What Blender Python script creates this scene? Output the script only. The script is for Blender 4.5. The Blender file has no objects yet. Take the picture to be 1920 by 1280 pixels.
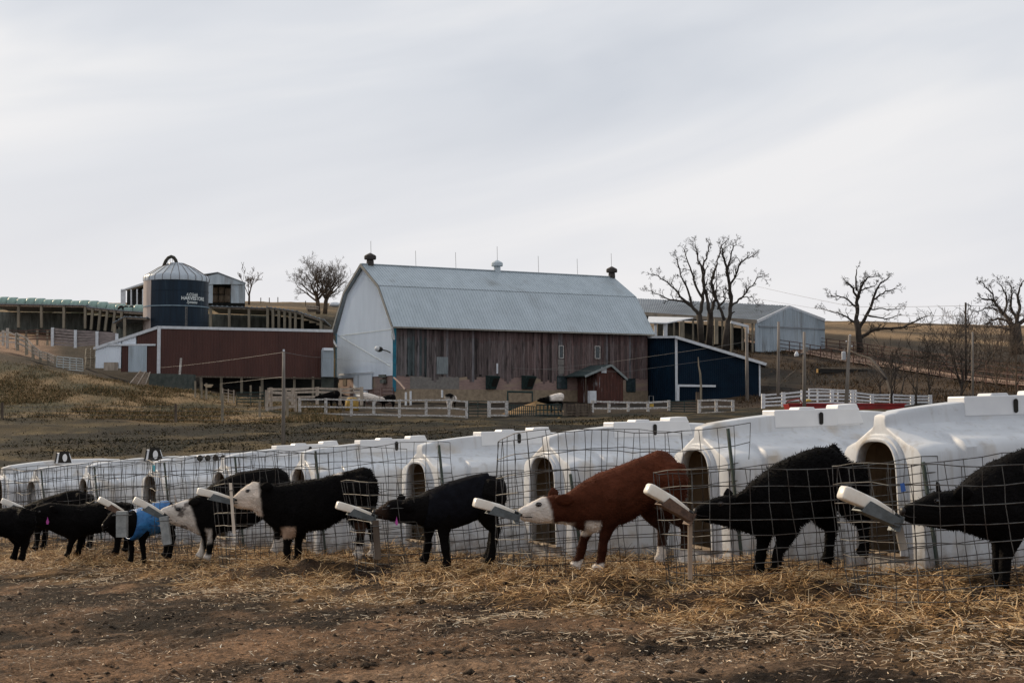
import bpy, math, random
import numpy as np
from mathutils import Vector, Matrix, Quaternion
random.seed(7); RNG = np.random.default_rng(7)
SC = bpy.context.scene; COL = SC.collection
R = math.radians; PI = math.pi

# ------------------------------------------------------------------ camera
F = 2667.0; HZ = 770.0; EYE = 1.35
PITCH = math.atan((HZ-640)/F)
cam = bpy.data.cameras.new('camera'); camo = bpy.data.objects.new('camera', cam); COL.objects.link(camo)
cam.sensor_width = 36; cam.lens = F/1920*36; cam.clip_start = .1; cam.clip_end = 3000
camo.location = (0, 0, EYE); camo.rotation_euler = (PI/2+PITCH, 0, 0); SC.camera = camo
# ------------------------------------------------------------------ sky
SUN_AZ = Vector((-.74, .67)); SUN_EL = R(25)
w = bpy.data.worlds.new('World'); SC.world = w; w.use_nodes = True
nt = w.node_tree; nt.nodes.clear(); N = nt.nodes.new; L = nt.links.new
out = N('ShaderNodeOutputWorld'); bg = N('ShaderNodeBackground'); bg.inputs[1].default_value = .1; L(bg.outputs[0], out.inputs[0])
sky = N('ShaderNodeTexSky'); sky.sky_type = 'NISHITA'; sky.sun_disc = False
sky.sun_elevation = SUN_EL; sky.sun_rotation = math.atan2(SUN_AZ.x, SUN_AZ.y) % (2*PI); sky.dust_density = 2
tc = N('ShaderNodeTexCoord'); sep = N('ShaderNodeSeparateXYZ'); L(tc.outputs['Generated'], sep.inputs[0])
zc = N('ShaderNodeMath'); zc.operation = 'MAXIMUM'; zc.inputs[1].default_value = 0; L(sep.outputs[2], zc.inputs[0])
za = N('ShaderNodeMath'); za.operation = 'ADD'; za.inputs[1].default_value = .16; L(zc.outputs[0], za.inputs[0])
dx = N('ShaderNodeMath'); dx.operation = 'DIVIDE'; L(sep.outputs[0], dx.inputs[0]); L(za.outputs[0], dx.inputs[1])
dy = N('ShaderNodeMath'); dy.operation = 'DIVIDE'; L(sep.outputs[1], dy.inputs[0]); L(za.outputs[0], dy.inputs[1])
cb = N('ShaderNodeCombineXYZ'); L(dx.outputs[0], cb.inputs[0]); L(dy.outputs[0], cb.inputs[1])
mp = N('ShaderNodeMapping'); mp.inputs['Rotation'].default_value = (0, 0, R(28)); mp.inputs['Scale'].default_value = (.42, .9, 1); mp.inputs['Location'].default_value = (3.1, .4, 0); L(cb.outputs[0], mp.inputs[0])
mr_ = N('ShaderNodeMapping'); mr_.inputs['Rotation'].default_value = (0, R(13), 0); L(tc.outputs['Generated'], mr_.inputs[0]); ms_ = N('ShaderNodeMapping'); ms_.inputs['Scale'].default_value = (1.9, 1.2, 7.5); ms_.inputs['Location'].default_value = (.35, 0, .6); L(mr_.outputs[0], ms_.inputs[0])
n1 = N('ShaderNodeTexNoise'); n1.inputs['Scale'].default_value = 1.15; n1.inputs['Detail'].default_value = 4.5; n1.inputs['Roughness'].default_value = .48; n1.inputs['Distortion'].default_value = .5; L(ms_.outputs[0], n1.inputs[0])
cr = N('ShaderNodeValToRGB'); L(n1.outputs[0], cr.inputs[0])
e = cr.color_ramp.elements; e[0].position = .34; e[0].color = (.56, .59, .645, 1); e[1].position = .64; e[1].color = (.80, .795, .80, 1)
k = e.new(.5); k.color = (.665, .685, .725, 1)
hzr = N('ShaderNodeMapRange'); hzr.inputs[1].default_value = 0; hzr.inputs[2].default_value = .22; L(zc.outputs[0], hzr.inputs[0])
mh = N('ShaderNodeMix'); mh.data_type = 'RGBA'; L(hzr.outputs[0], mh.inputs[0]); mh.inputs[6].default_value = (.78, .765, .78, 1); L(cr.outputs[0], mh.inputs[7])
sc_ = N('ShaderNodeVectorMath'); sc_.operation = 'SCALE'; sc_.inputs[3].default_value = 11; L(mh.outputs[2], sc_.inputs[0])
mx = N('ShaderNodeMix'); mx.data_type = 'RGBA'; mx.inputs[0].default_value = .97; L(sky.outputs[0], mx.inputs[6]); L(sc_.outputs[0], mx.inputs[7]); L(mx.outputs[2], bg.inputs[0])
# ------------------------------------------------------------------ sun behind thin cloud, low on the left
sl = bpy.data.lights.new('sun', 'SUN'); sl.energy = 4.4; sl.angle = R(3); sl.color = (1, .80, .56)
so = bpy.data.objects.new('sun', sl); COL.objects.link(so)
sd = Vector((SUN_AZ.x*math.cos(SUN_EL), SUN_AZ.y*math.cos(SUN_EL), math.sin(SUN_EL)))
so.rotation_euler = sd.to_track_quat('Z', 'Y').to_euler(); so.location = (-20, 10, 30)
vs = SC.view_settings; vs.view_transform = 'Standard'; vs.look = 'None'; vs.gamma = 1; vs.exposure = 0; vs.use_curve_mapping = False

# ------------------------------------------------------------------ helpers
def ray(px, py):
    u = (px-960)/F; v = (640-py)/F
    y = math.cos(PITCH)-v*math.sin(PITCH); z = math.sin(PITCH)+v*math.cos(PITCH)
    return u/y, z/y
def P(px, py, d):
    a, b = ray(px, py); return Vector((a*d, d, EYE+b*d))
def zat(py, d): return EYE+ray(960, py)[1]*d
def xat(px, d, py=700): return ray(px, py)[0]*d

def mat(name, c1, c2=None, rough=.8, scale=3, detail=4, bump=0, bscale=None, metal=0, spec=.3, col=False, stretch=None, ramp=(.35, .65), c3=None, s3=.6, r3=(.5, .7), coord='Object', coat=0, trans=0, sss=0):
    m = bpy.data.materials.new(name); m.use_nodes = True; t = m.node_tree; b = t.nodes['Principled BSDF']
    Nn = t.nodes.new; Ll = t.links.new
    b.inputs['Roughness'].default_value = rough; b.inputs['Metallic'].default_value = metal; b.inputs['Specular IOR Level'].default_value = spec
    tcn = Nn('ShaderNodeTexCoord'); mpn = Nn('ShaderNodeMapping'); Ll(tcn.outputs[coord], mpn.inputs[0])
    if stretch: mpn.inputs['Scale'].default_value = stretch
    c2 = c2 or tuple(x*.7 for x in c1)
    nz = Nn('ShaderNodeTexNoise'); nz.inputs['Scale'].default_value = scale; nz.inputs['Detail'].default_value = detail; nz.inputs['Roughness'].default_value = .62; Ll(mpn.outputs[0], nz.inputs[0])
    rp = Nn('ShaderNodeValToRGB'); Ll(nz.outputs[0], rp.inputs[0]); el = rp.color_ramp.elements
    el[0].position = ramp[0]; el[0].color = (*c2, 1); el[1].position = ramp[1]; el[1].color = (*c1, 1)
    src = rp.outputs[0]
    if c3:
        n3 = Nn('ShaderNodeTexNoise'); n3.inputs['Scale'].default_value = s3; n3.inputs['Detail'].default_value = 5; Ll(mpn.outputs[0], n3.inputs[0])
        mr = Nn('ShaderNodeMapRange'); mr.inputs[1].default_value = r3[0]; mr.inputs[2].default_value = r3[1]; Ll(n3.outputs[0], mr.inputs[0])
        mm = Nn('ShaderNodeMix'); mm.data_type = 'RGBA'; Ll(mr.outputs[0], mm.inputs[0]); Ll(src, mm.inputs[6]); mm.inputs[7].default_value = (*c3, 1); src = mm.outputs[2]
    if col:
        at = Nn('ShaderNodeAttribute'); at.attribute_name = 'Col'
        mm = Nn('ShaderNodeMix'); mm.data_type = 'RGBA'; mm.blend_type = 'MULTIPLY'; mm.inputs[0].default_value = 1
        Ll(src, mm.inputs[6]); Ll(at.outputs[0], mm.inputs[7]); src = mm.outputs[2]
    Ll(src, b.inputs['Base Color'])
    if bump:
        nb = Nn('ShaderNodeTexNoise'); nb.inputs['Scale'].default_value = bscale or scale*4; nb.inputs['Detail'].default_value = 5; Ll(mpn.outputs[0], nb.inputs[0])
        bp = Nn('ShaderNodeBump'); bp.inputs['Strength'].default_value = bump; bp.inputs['Distance'].default_value = .05; Ll(nb.outputs[0], bp.inputs['Height']); Ll(bp.outputs[0], b.inputs['Normal'])
    return m

class MB:
    def __init__(s): s.v = []; s.f = []; s.c = []; s.m = []; s.cur = (1, 1, 1); s.mi = 0
    def add(s, vs_, fs):
        o = len(s.v); s.v += [tuple(v) for v in vs_]; s.c += [s.cur]*len(vs_)
        for f in fs: s.f.append(tuple(o+i for i in f)); s.m.append(s.mi)
        return s
    def hexa(s, p):   # 8 points: bottom 4, top 4
        return s.add(p, [(3, 2, 1, 0), (4, 5, 6, 7), (0, 1, 5, 4), (1, 2, 6, 5), (2, 3, 7, 6), (3, 0, 4, 7)])
    def box(s, c, d, rz=0):
        c = Vector(c); q = Matrix.Rotation(rz, 3, 'Z'); pts = []
        for z in (-1, 1):
            for x, y in ((-1, -1), (1, -1), (1, 1), (-1, 1)): pts.append(c+q@Vector((x*d[0]/2, y*d[1]/2, z*d[2]/2)))
        return s.hexa(pts)
    def beam(s, a, b, w, h, up=(0, 0, 1)):
        a = Vector(a); b = Vector(b); d = (b-a)
        if d.length < 1e-6: return s
        d.normalize(); up = Vector(up)
        if abs(d.dot(up)) > .95: up = Vector((0, 1, 0)) if abs(d.y) < .9 else Vector((1, 0, 0))
        r = d.cross(up).normalized(); u = r.cross(d)
        pts = [p+r*x*w/2+u*y*h/2 for p in (a, b) for x, y in ((-1, -1), (1, -1), (1, 1), (-1, 1))]
        return s.hexa(pts)
    def tube(s, pts, rad, n=6, cap=True):
        pts = [Vector(p) for p in pts]; k = len(pts)
        if not hasattr(rad, '__len__'): rad = [rad]*k
        ref = Vector((0, 0, 1)); vv = []; ff = []
        prev = None
        for i, p in enumerate(pts):
            t = (pts[min(i+1, k-1)]-pts[max(i-1, 0)])
            if t.length < 1e-9: t = Vector((0, 0, 1))
            t.normalize()
            if prev is None:
                a = t.cross(ref) if abs(t.dot(ref)) < .95 else t.cross(Vector((1, 0, 0)))
            else: a = prev-t*prev.dot(t)
            if a.length < 1e-6: a = t.orthogonal()
            a.normalize(); prev = a; b = t.cross(a)
            for j in range(n):
                an = 2*PI*j/n; vv.append(p+(a*math.cos(an)+b*math.sin(an))*rad[i])
        for i in range(k-1):
            for j in range(n): ff.append((i*n+j, i*n+(j+1) % n, (i+1)*n+(j+1) % n, (i+1)*n+j))
        if cap: ff.append(tuple(range(n))[::-1]); ff.append(tuple((k-1)*n+j for j in range(n)))
        return s.add(vv, ff)
    def loft(s, rings, cap=True, close=True):
        n = len(rings[0]); vv = [p for r in rings for p in r]; ff = []
        for i in range(len(rings)-1):
            for j in range(n if close else n-1): ff.append((i*n+j, i*n+(j+1) % n, (i+1)*n+(j+1) % n, (i+1)*n+j))
        if cap: ff.append(tuple(range(n))[::-1]); ff.append(tuple((len(rings)-1)*n+j for j in range(n)))
        return s.add(vv, ff)
    def quad(s, a, b, c, d): return s.add([a, b, c, d], [(0, 1, 2, 3)])
    def slab(s, poly, n, t):   # polygon extruded by t along n
        n = Vector(n).normalized()*t; k = len(poly); A = [Vector(p) for p in poly]; B = [p+n for p in A]
        return s.add(A+B, [tuple(range(k))[::-1], tuple(range(k, 2*k))]+[(i, (i+1) % k, k+(i+1) % k, k+i) for i in range(k)])
    def sphere(s, c, r, nu=10, nv=7, sc=(1, 1, 1)):
        rings = []
        for i in range(nv+1):
            a = -PI/2+PI*i/nv; rr = max(math.cos(a), .02)
            rings.append([(c[0]+r*sc[0]*rr*math.cos(2*PI*j/nu), c[1]+r*sc[1]*rr*math.sin(2*PI*j/nu), c[2]+r*sc[2]*math.sin(a)) for j in range(nu)])
        return s.loft(rings)
    def build(s, name, mats, parent=None, smooth=False, local=False, kind=None, label=None):
        me = bpy.data.meshes.new(name)
        off = Vector((0, 0, 0))
        if not local:
            q = parent
            while q is not None: off += q.location; q = q.parent
        V = [(a-off.x, b-off.y, c-off.z) for a, b, c in s.v]
        me.from_pydata(V, [], s.f)
        if not isinstance(mats, (list, tuple)): mats = [mats]
        for m in mats: me.materials.append(m)
        if any(s.m): me.polygons.foreach_set('material_index', s.m)
        if any(c != (1, 1, 1) for c in s.c):
            ca = me.color_attributes.new('Col', 'FLOAT_COLOR', 'POINT')
            ca.data.foreach_set('color', np.array([(*c, 1) for c in s.c], dtype=np.float32).ravel())
        if smooth: me.polygons.foreach_set('use_smooth', [True]*len(me.polygons))
        me.update(); o = bpy.data.objects.new(name, me); COL.objects.link(o)
        if parent: o.parent = parent
        if kind: o['kind'] = kind
        if label: o['label'] = label
        return o
def sharp(o, ang=40):
    me = o.data; me.polygons.foreach_set('use_smooth', [True]*len(me.polygons)); me.set_sharp_from_angle(angle=R(ang)); return o
def tag(o, label, cat, group=None):
    o['label'] = label; o['category'] = cat
    if group: o['group'] = group
    return o
def thing(name, label, cat, loc, rz=0, group=None):
    o = bpy.data.objects.new(name, None); COL.objects.link(o); o.location = loc; o.rotation_euler = (0, 0, rz); o.empty_display_size = .2
    return tag(o, label, cat, group)
def copy_tree(o, parent=None):
    c = o.copy(); COL.objects.link(c); c.parent = parent
    for ch in [x for x in COL.objects if x.parent == o]: copy_tree(ch, c)
    return c
def bigmesh(name, V, Fq, mats, C=None, parent=None, smooth=False, kind=None, tri=False):
    me = bpy.data.meshes.new(name); n = 3 if tri else 4
    V = np.asarray(V, np.float32); Fq = np.asarray(Fq, np.int32)
    me.vertices.add(len(V)); me.vertices.foreach_set('co', V.ravel())
    me.loops.add(Fq.size); me.loops.foreach_set('vertex_index', Fq.ravel())
    me.polygons.add(len(Fq)); me.polygons.foreach_set('loop_start', np.arange(0, Fq.size, n, dtype=np.int32)); me.polygons.foreach_set('loop_total', np.full(len(Fq), n, np.int32))
    if smooth: me.polygons.foreach_set('use_smooth', np.ones(len(Fq), bool))
    me.update(calc_edges=True); me.validate()
    if C is not None:
        ca = me.color_attributes.new('Col', 'FLOAT_COLOR', 'POINT'); C = np.asarray(C, np.float32)
        if C.shape[1] == 3: C = np.c_[C, np.ones(len(C), np.float32)]
        ca.data.foreach_set('color', C.astype(np.float32).ravel())
    me.materials.append(mats); o = bpy.data.objects.new(name, me); COL.objects.link(o)
    if parent: o.parent = parent
    if kind: o['kind'] = kind
    return o

# ---- numpy value noise
TAB = RNG.random((256, 256))
def vn(x, y):
    x = np.asarray(x, float); y = np.asarray(y, float); xi = np.floor(x).astype(int); yi = np.floor(y).astype(int); fx = x-xi; fy = y-yi
    fx = fx*fx*(3-2*fx); fy = fy*fy*(3-2*fy); g = lambda a, b: TAB[a & 255, b & 255]
    return (g(xi, yi)*(1-fx)+g(xi+1, yi)*fx)*(1-fy)+(g(xi, yi+1)*(1-fx)+g(xi+1, yi+1)*fx)*fy
def fbm(x, y, o=4):
    t = 0; a = .5; s = 0
    for i in range(o): t = t+a*vn(x*2**i+17*i, y*2**i+31*i); s += a; a *= .5
    return t/s
def sst(x, a, b):
    t = np.clip((x-a)/(b-a), 0, 1); return t*t*(3-2*t)

# ------------------------------------------------------------------ terrain
PXS = [-100, 0, 150, 300, 450, 600, 740, 960, 1200, 1300, 1400, 1600, 1800, 2000]
TB = {
 28: [1000, 998, 985, 975, 968, 962, 955, 946, 938, 935, 932, 928, 924, 920],
 45: [888, 887, 886, 882, 880, 872, 866, 858, 852, 850, 850, 850, 850, 850],
 65: [836, 836, 836, 835, 833, 826, 820, 812, 808, 806, 805, 803, 802, 800],
 85: [790, 791, 793, 795, 797, 793, 792, 788, 784, 782, 780, 778, 776, 774],
 100: [735, 738, 745, 762, 770, 781, 783, 783, 776, 774, 771, 767, 763, 760],
 112: [676, 682, 702, 730, 745, 764, 768, 768, 766, 765, 764, 760, 757, 754],
 125: [655, 660, 690, 734, 745, 756, 757, 757, 757, 757, 756, 750, 746, 742],
 145: [632, 635, 640, 650, 690, 735, 752, 752, 750, 735, 722, 718, 720, 725],
 165: [612, 613, 615, 615, 615, 635, 680, 690, 660, 650, 664, 680, 692, 706],
 190: [594, 592, 590, 590, 590, 592, 610, 620, 634, 636, 644, 652, 670, 690],
 230: [575, 575, 574, 572, 570, 578, 590, 600, 622, 622, 622, 628, 642, 656],
 300: [568, 568, 568, 567, 565, 567, 578, 590, 610, 608, 608, 612, 620, 630],
 420: [573, 573, 572, 570, 568, 568, 580, 592, 604, 602, 600, 601, 607, 610],
 900: [640]*14, 1500: [660]*14}
_ds = sorted(TB); _fx = np.arange(-100, 2001, 20.0); _fl = np.arange(math.log(26), math.log(1500), .02)
_A = np.array([np.interp(_fx, PXS, TB[d]) for d in _ds]); _T = np.array([np.interp(_fl, np.log(_ds), _A[:, j]) for j in range(len(_fx))]).T
def _blur(T, k, ax):
    g = np.exp(-np.linspace(-2, 2, 2*k+1)**2); g /= g.sum()
    pad = [(0, 0), (0, 0)]; pad[ax] = (k, k); Q = np.pad(T, pad, mode='edge')
    return np.apply_along_axis(lambda v: np.convolve(v, g, 'valid'), ax, Q)
_T = _blur(_blur(_T, 2, 0), 3, 1)
def near(x, y): return .215+.052*np.clip(x, -9, 5)-.03*np.clip(y, 0, 26)
def gz0(x, y):
    x = np.asarray(x, float); y = np.asarray(y, float); yy = np.maximum(y, 26.5)
    px = np.clip(960+F*x/yy, -99, 1999); a = (px+100)/20; b = np.clip((np.log(yy)-_fl[0])/.02, 0, len(_fl)-1.001)
    ai = a.astype(int); bi = b.astype(int); fa = a-ai; fb = b-bi
    t = (_T[bi, ai]*(1-fa)+_T[bi, np.minimum(ai+1, len(_fx)-1)]*fa)*(1-fb)+(_T[bi+1, ai]*(1-fa)+_T[bi+1, np.minimum(ai+1, len(_fx)-1)]*fa)*fb
    v = (640-t)/F; far = EYE+(math.sin(PITCH)+v*math.cos(PITCH))/(math.cos(PITCH)-v*math.sin(PITCH))*yy
    wt = sst(y, 25, 32); return near(x, y)*(1-wt)+far*wt
# row frame: along = distance down the row of hutches, perp = distance in front of it
H9 = (2.93, 11.2); RD = (-.65, .76)
def rowc(x, y):
    qx = np.asarray(x)-H9[0]; qy = np.asarray(y)-H9[1]; return qx*RD[0]+qy*RD[1], -qx*RD[1]+qy*RD[0]
def bed(x, y):
    al, pe = rowc(x, y)
    e = 2.75+.35*(fbm(al*.8, 3.3+0*al, 2)-.5)*2
    b = sst(pe, -1.0, .2)*(1-sst(pe, e-.55, e+.1))*(1-sst(al, 24, 27))
    return b*(.0+.24*fbm(np.asarray(x)*1.5, np.asarray(y)*1.5, 3)**1.7)
def gz(x, y):
    x = np.asarray(x, float); y = np.asarray(y, float)
    nr = 1-sst(y, 30, 60)
    z = gz0(x, y)+bed(x, y)
    z = z+nr*((fbm(x*.9, y*.9, 3)-.5)*.09+(fbm(x*5, y*5, 3)-.5)*.05+(fbm(x*17, y*17, 3)-.5)*.036)
    z = z+(1-nr)*((fbm(x*.12, y*.12, 3)-.5)*.5+(fbm(x*.6, y*.6, 3)-.5)*.25)
    return z
def G(x, y): return float(gz(x, y))
def gdist(px, py, lo=100, hi=400):   # how far away the ground lies that is seen at this point
    k, s = ray(px, py)
    for d in np.arange(lo, hi, .5):
        if float(gz0(k*d, d)) >= EYE+s*d: return float(d)
    return float(hi)
# ------------------------------------------------------------------ ground sheet
rows = [-400, -60, -10, -2, 1.0, 2.0, 3.2, 4.4, 5.4]
y = 5.4
while y < 1450:
    y *= 1.0042 if y < 15 else 1.013 if y < 140 else 1.04
    rows.append(y)
rows = np.array(rows)
inn = np.linspace(-.42, .42, 430); outm = np.array([.01, .03, .08, .2, .45, 1.0])
def xrow(d):
    d = abs(d) if d > 1 else 1.0
    xi = inn*d; r = xi[-1]+(1300-xi[-1])*outm; l = xi[0]+(-1300-xi[0])*outm[::-1]
    return np.concatenate([l, xi, r])
GX = np.array([xrow(d) for d in rows]); GY = np.repeat(rows[:, None], GX.shape[1], 1)
GZ = gz(GX, np.maximum(GY, 0))
nr_, nc_ = GX.shape
idx = np.arange(nr_*nc_).reshape(nr_, nc_)
FQ = np.stack([idx[:-1, :-1], idx[:-1, 1:], idx[1:, 1:], idx[1:, :-1]], -1).reshape(-1, 4)
# base colours by what grows or lies there
def gcol(x, y, sl=None):
    x = np.asarray(x, float); y = np.asarray(y, float)
    C = np.zeros(x.shape+(3,))
    n1 = fbm(x*.55, y*.55, 4); n2 = fbm(x*.35+9, y*1.3+4, 4); n3 = fbm(x*2.3, y*2.3, 3); n4 = fbm(x*.05+3, y*.05+8, 4); n5 = fbm(x*.25, y*.25+50, 4)
    L_ = lambda a, b, t: np.array(a)*(1-t[..., None])+np.array(b)*t[..., None]
    soil = L_((.019, .012, .007), (.15, .088, .050), sst(n1*.5+n3*.5, .38, .66))
    soil = L_(0, 1, np.zeros_like(x))+soil
    pale = sst(n2, .60, .72)*sst(x, -6, 3)*.7
    soil = soil*(1-pale[..., None])+np.array((.27, .175, .11))*pale[..., None]
    al, pe = rowc(x, y)
    st = sst(pe, -1, .3)*(1-sst(pe+(n1-.5)*2.2, 2.3, 3.3))*(1-sst(al, 24, 28))
    straw = L_((.028, .016, .009), (.17, .10, .045), sst(n3, .3, .7))
    soil = soil*(1-st[..., None])+straw*st[..., None]
    fld = L_((.004, .005, .0025), (.052, .038, .017), sst(fbm(x*.30, y*.35, 5), .42, .64))
    fld = fld*(1-.6*sst(n5, .50, .62)[..., None])*(.7+.6*sst(fbm(x*1.1, y*.35, 3), .4, .6))[..., None]
    gr = L_((.035, .032, .016), (.17, .115, .06), sst(fbm(x*.3, y*.16, 4), .35, .65))
    px = 960+F*x/np.maximum(y, 1)
    wf = sst(y, 24, 30); C = soil*(1-wf[..., None])+fld*wf[..., None]
    wg = sst(y+(n1-.5)*6, 84, 89)*(1-sst(px, 500, 600)); C = C*(1-wg[..., None])+gr*wg[..., None]
    yard = L_((.02, .017, .013), (.05, .038, .027), n5)
    wy = sst(y, 112, 118)*(1-sst(px, 560, 640))*(1-sst(y, 145, 150)); C = C*(1-wy[..., None])+yard*wy[..., None]
    dark_yard = L_((.012, .010, .008), (.040, .030, .021), sst(n2, .4, .6)); wm = sst(y, 101, 104)*(1-sst(y, 135, 145))*sst(px, 540, 570)*(1-sst(px, 1290, 1330)); C = C*(1-wm[..., None])+dark_yard*wm[..., None]  # darker ground behind the middle board fences
    dirt = np.array((.19, .12, .08))
    wd = sst(y, 122, 127)*(1-sst(px, 60, 130))*(1-sst(y, 150, 160)); C = C*(1-wd[..., None])+dirt*wd[..., None]
    hl = L_((.055, .04, .024), (.20, .135, .075), sst(fbm(x*.02, y*.09, 4), .4, .62))
    wh = sst(y, 200, 240)+0*x; C = C*(1-wh[..., None])+hl*wh[..., None]
    hb = L_((.016, .013, .010), (.06, .040, .025), sst(n4*.5+n5*.5, .4, .62))
    wb = sst(px, 1230, 1300)*sst(y, 108, 116)*(1-sst(y, 200, 235)); C = C*(1-wb[..., None])+hb*wb[..., None]
    return C
GC = gcol(GX, GY).reshape(-1, 3)
def m_ground():
    m = bpy.data.materials.new('ground'); m.use_nodes = True; t = m.node_tree; b = t.nodes['Principled BSDF']; Nn = t.nodes.new; Ll = t.links.new
    b.inputs['Roughness'].default_value = .95; b.inputs['Specular IOR Level'].default_value = .12
    at = Nn('ShaderNodeAttribute'); at.attribute_name = 'Col'; tc_ = Nn('ShaderNodeTexCoord')
    def nz(s, d, r=.65):
        q = Nn('ShaderNodeTexNoise'); q.inputs['Scale'].default_value = s; q.inputs['Detail'].default_value = d; q.inputs['Roughness'].default_value = r; Ll(tc_.outputs['Object'], q.inputs[0]); return q
    def mr(src, a, b_, c, d):
        q = Nn('ShaderNodeMapRange'); Ll(src, q.inputs[0])
        for i, v_ in enumerate((a, b_, c, d)): q.inputs[i+1].default_value = v_
        return q.outputs[0]
    a1 = mr(nz(9, 8, .75).outputs[0], .34, .68, .25, 1.9); a2 = mr(nz(60, 5, .75).outputs[0], .34, .68, .35, 1.8); a3 = mr(nz(.9, 6).outputs[0], .3, .7, .7, 1.3)
    mu = Nn('ShaderNodeMath'); mu.operation = 'MULTIPLY'; Ll(a1, mu.inputs[0]); Ll(a2, mu.inputs[1])
    mu2 = Nn('ShaderNodeMath'); mu2.operation = 'MULTIPLY'; Ll(mu.outputs[0], mu2.inputs[0]); Ll(a3, mu2.inputs[1])
    sv = Nn('ShaderNodeVectorMath'); sv.operation = 'SCALE'; Ll(at.outputs[0], sv.inputs[0]); Ll(mu2.outputs[0], sv.inputs[3])
    Ll(sv.outputs[0], b.inputs['Base Color'])
    bp = Nn('ShaderNodeBump'); bp.inputs['Strength'].default_value = 1; bp.inputs['Distance'].default_value = .05
    Ll(nz(16, 8, .75).outputs[0], bp.inputs['Height']); Ll(bp.outputs[0], b.inputs['Normal'])
    return m
MG = m_ground()
g = bigmesh('ground', np.stack([GX, GY, GZ], -1).reshape(-1, 3), FQ, MG, GC, smooth=True, kind='structure')

# ------------------------------------------------------------------ strands: straw, chips, grass (uncountable)
MST = mat('straw_stems', (1, 1, 1), (.75, .75, .75), rough=.7, scale=20, col=True, spec=.25)
def strands(name, X, Y, Z, LEN, W, AZ, EL, COLR, curl=.3, mtl=None):
    n = len(X); dirv = np.stack([np.cos(AZ)*np.cos(EL), np.sin(AZ)*np.cos(EL), np.sin(EL)], -1)
    side = np.stack([-np.sin(AZ), np.cos(AZ), RNG.normal(0, .5, n)], -1); side /= np.linalg.norm(side, axis=1)[:, None]
    p0 = np.stack([X, Y, Z], -1); p1 = p0+dirv*LEN[:, None]*.55
    d2 = dirv+np.stack([RNG.normal(0, curl, n), RNG.normal(0, curl, n), RNG.normal(-curl*.4, curl*.6, n)], -1)
    p2 = p1+d2*LEN[:, None]*.45; hw = (side*W[:, None]/2)
    V = np.stack([p0-hw, p0+hw, p1-hw, p1+hw, p2-hw*.6, p2+hw*.6], 1).reshape(-1, 3)
    b_ = (np.arange(n)*6)[:, None]; Q = np.concatenate([b_+np.array([0, 1, 3, 2]), b_+np.array([2, 3, 5, 4])], 0)
    return bigmesh(name, V, Q, mtl or MST, np.repeat(COLR, 6, 0), kind='stuff')
def rc(n, pal, wt=None):
    pal = np.array(pal); i = RNG.choice(len(pal), n, p=wt); return pal[i]*RNG.uniform(.75, 1.2, (n, 1))
STR = [(.56, .35, .155), (.40, .225, .085), (.74, .52, .28), (.16, .085, .04), (.85, .66, .42)]
def sample_row(n, p0, p1, a0=-4, a1=25, dens=None):
    al = RNG.uniform(a0, a1, n*3); pe = RNG.uniform(p0, p1, n*3)
    x = H9[0]+al*RD[0]-pe*RD[1]; y = H9[1]+al*RD[1]+pe*RD[0]
    pr = dens(al, pe, x, y) if dens is not None else np.ones(len(al))
    # fewer where far: keep density per picture area alike
    pr = pr*np.clip(10/np.maximum(y, 5), .25, 1)
    ok = (RNG.random(len(al)) < pr) & (y > 5); return x[ok][:n], y[ok][:n]
x, y = sample_row(82000, -.9, 3.3, dens=lambda al, pe, x, y: (1-sst(pe+(fbm(x*1.3, y*1.3, 3)-.5)*1.6, 2.35, 3.0))*(.12+.88*sst(fbm(x*2.3, y*2.3, 3), .38, .58)))
n = len(x); b0 = gz(x, y)
strands('straw_bedding', x, y, b0+RNG.uniform(0, .05, n), RNG.uniform(.04, .17, n), RNG.uniform(.003, .006, n), RNG.uniform(0, 2*PI, n), RNG.normal(.12, .28, n), rc(n, STR, [.3, .3, .15, .2, .05]), .35)['label'] = 'golden straw bedding heaped along the foot of the wire pens'
x, y = sample_row(20000, 2.3, 3.9, dens=lambda al, pe, x, y: (1-sst(pe, 2.7, 3.9))*sst(fbm(x*.9+5, y*2.4, 3), .45, .62))
n = len(x)
strands('scattered_straw', x, y, gz(x, y)+RNG.uniform(.005, .02, n), RNG.uniform(.02, .10, n), RNG.uniform(.003, .007, n), RNG.uniform(0, 2*PI, n), RNG.normal(.03, .12, n), rc(n, [(.66, .54, .38), (.50, .36, .22), (.34, .22, .12)], [.35, .35, .3]), .25)['label'] = 'pale trampled straw scattered over the dirt in front of the pens'
n = 120000; y = np.exp(RNG.uniform(math.log(5.5), math.log(16), n)); x = RNG.uniform(-.42, .42, n)*y
ok = (RNG.random(n) < .15+.85*sst(fbm(x*.7+3, y*1.4, 3), .4, .65)*(.35+.65*sst(x/y, -.35, .3))); x = x[ok]; y = y[ok]; n = len(x)
strands('straw_litter', x, y, gz(x, y)+.006, RNG.gamma(1.6, .012, n)+.006, RNG.uniform(.003, .008, n), RNG.uniform(0, 2*PI, n), RNG.normal(.05, .2, n), rc(n, [(.55, .42, .28), (.26, .17, .10), (.12, .08, .05), (.75, .68, .56)], [.13, .38, .45, .04]), .2)['label'] = 'chopped straw and chips trodden into the dark dirt of the yard'
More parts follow.
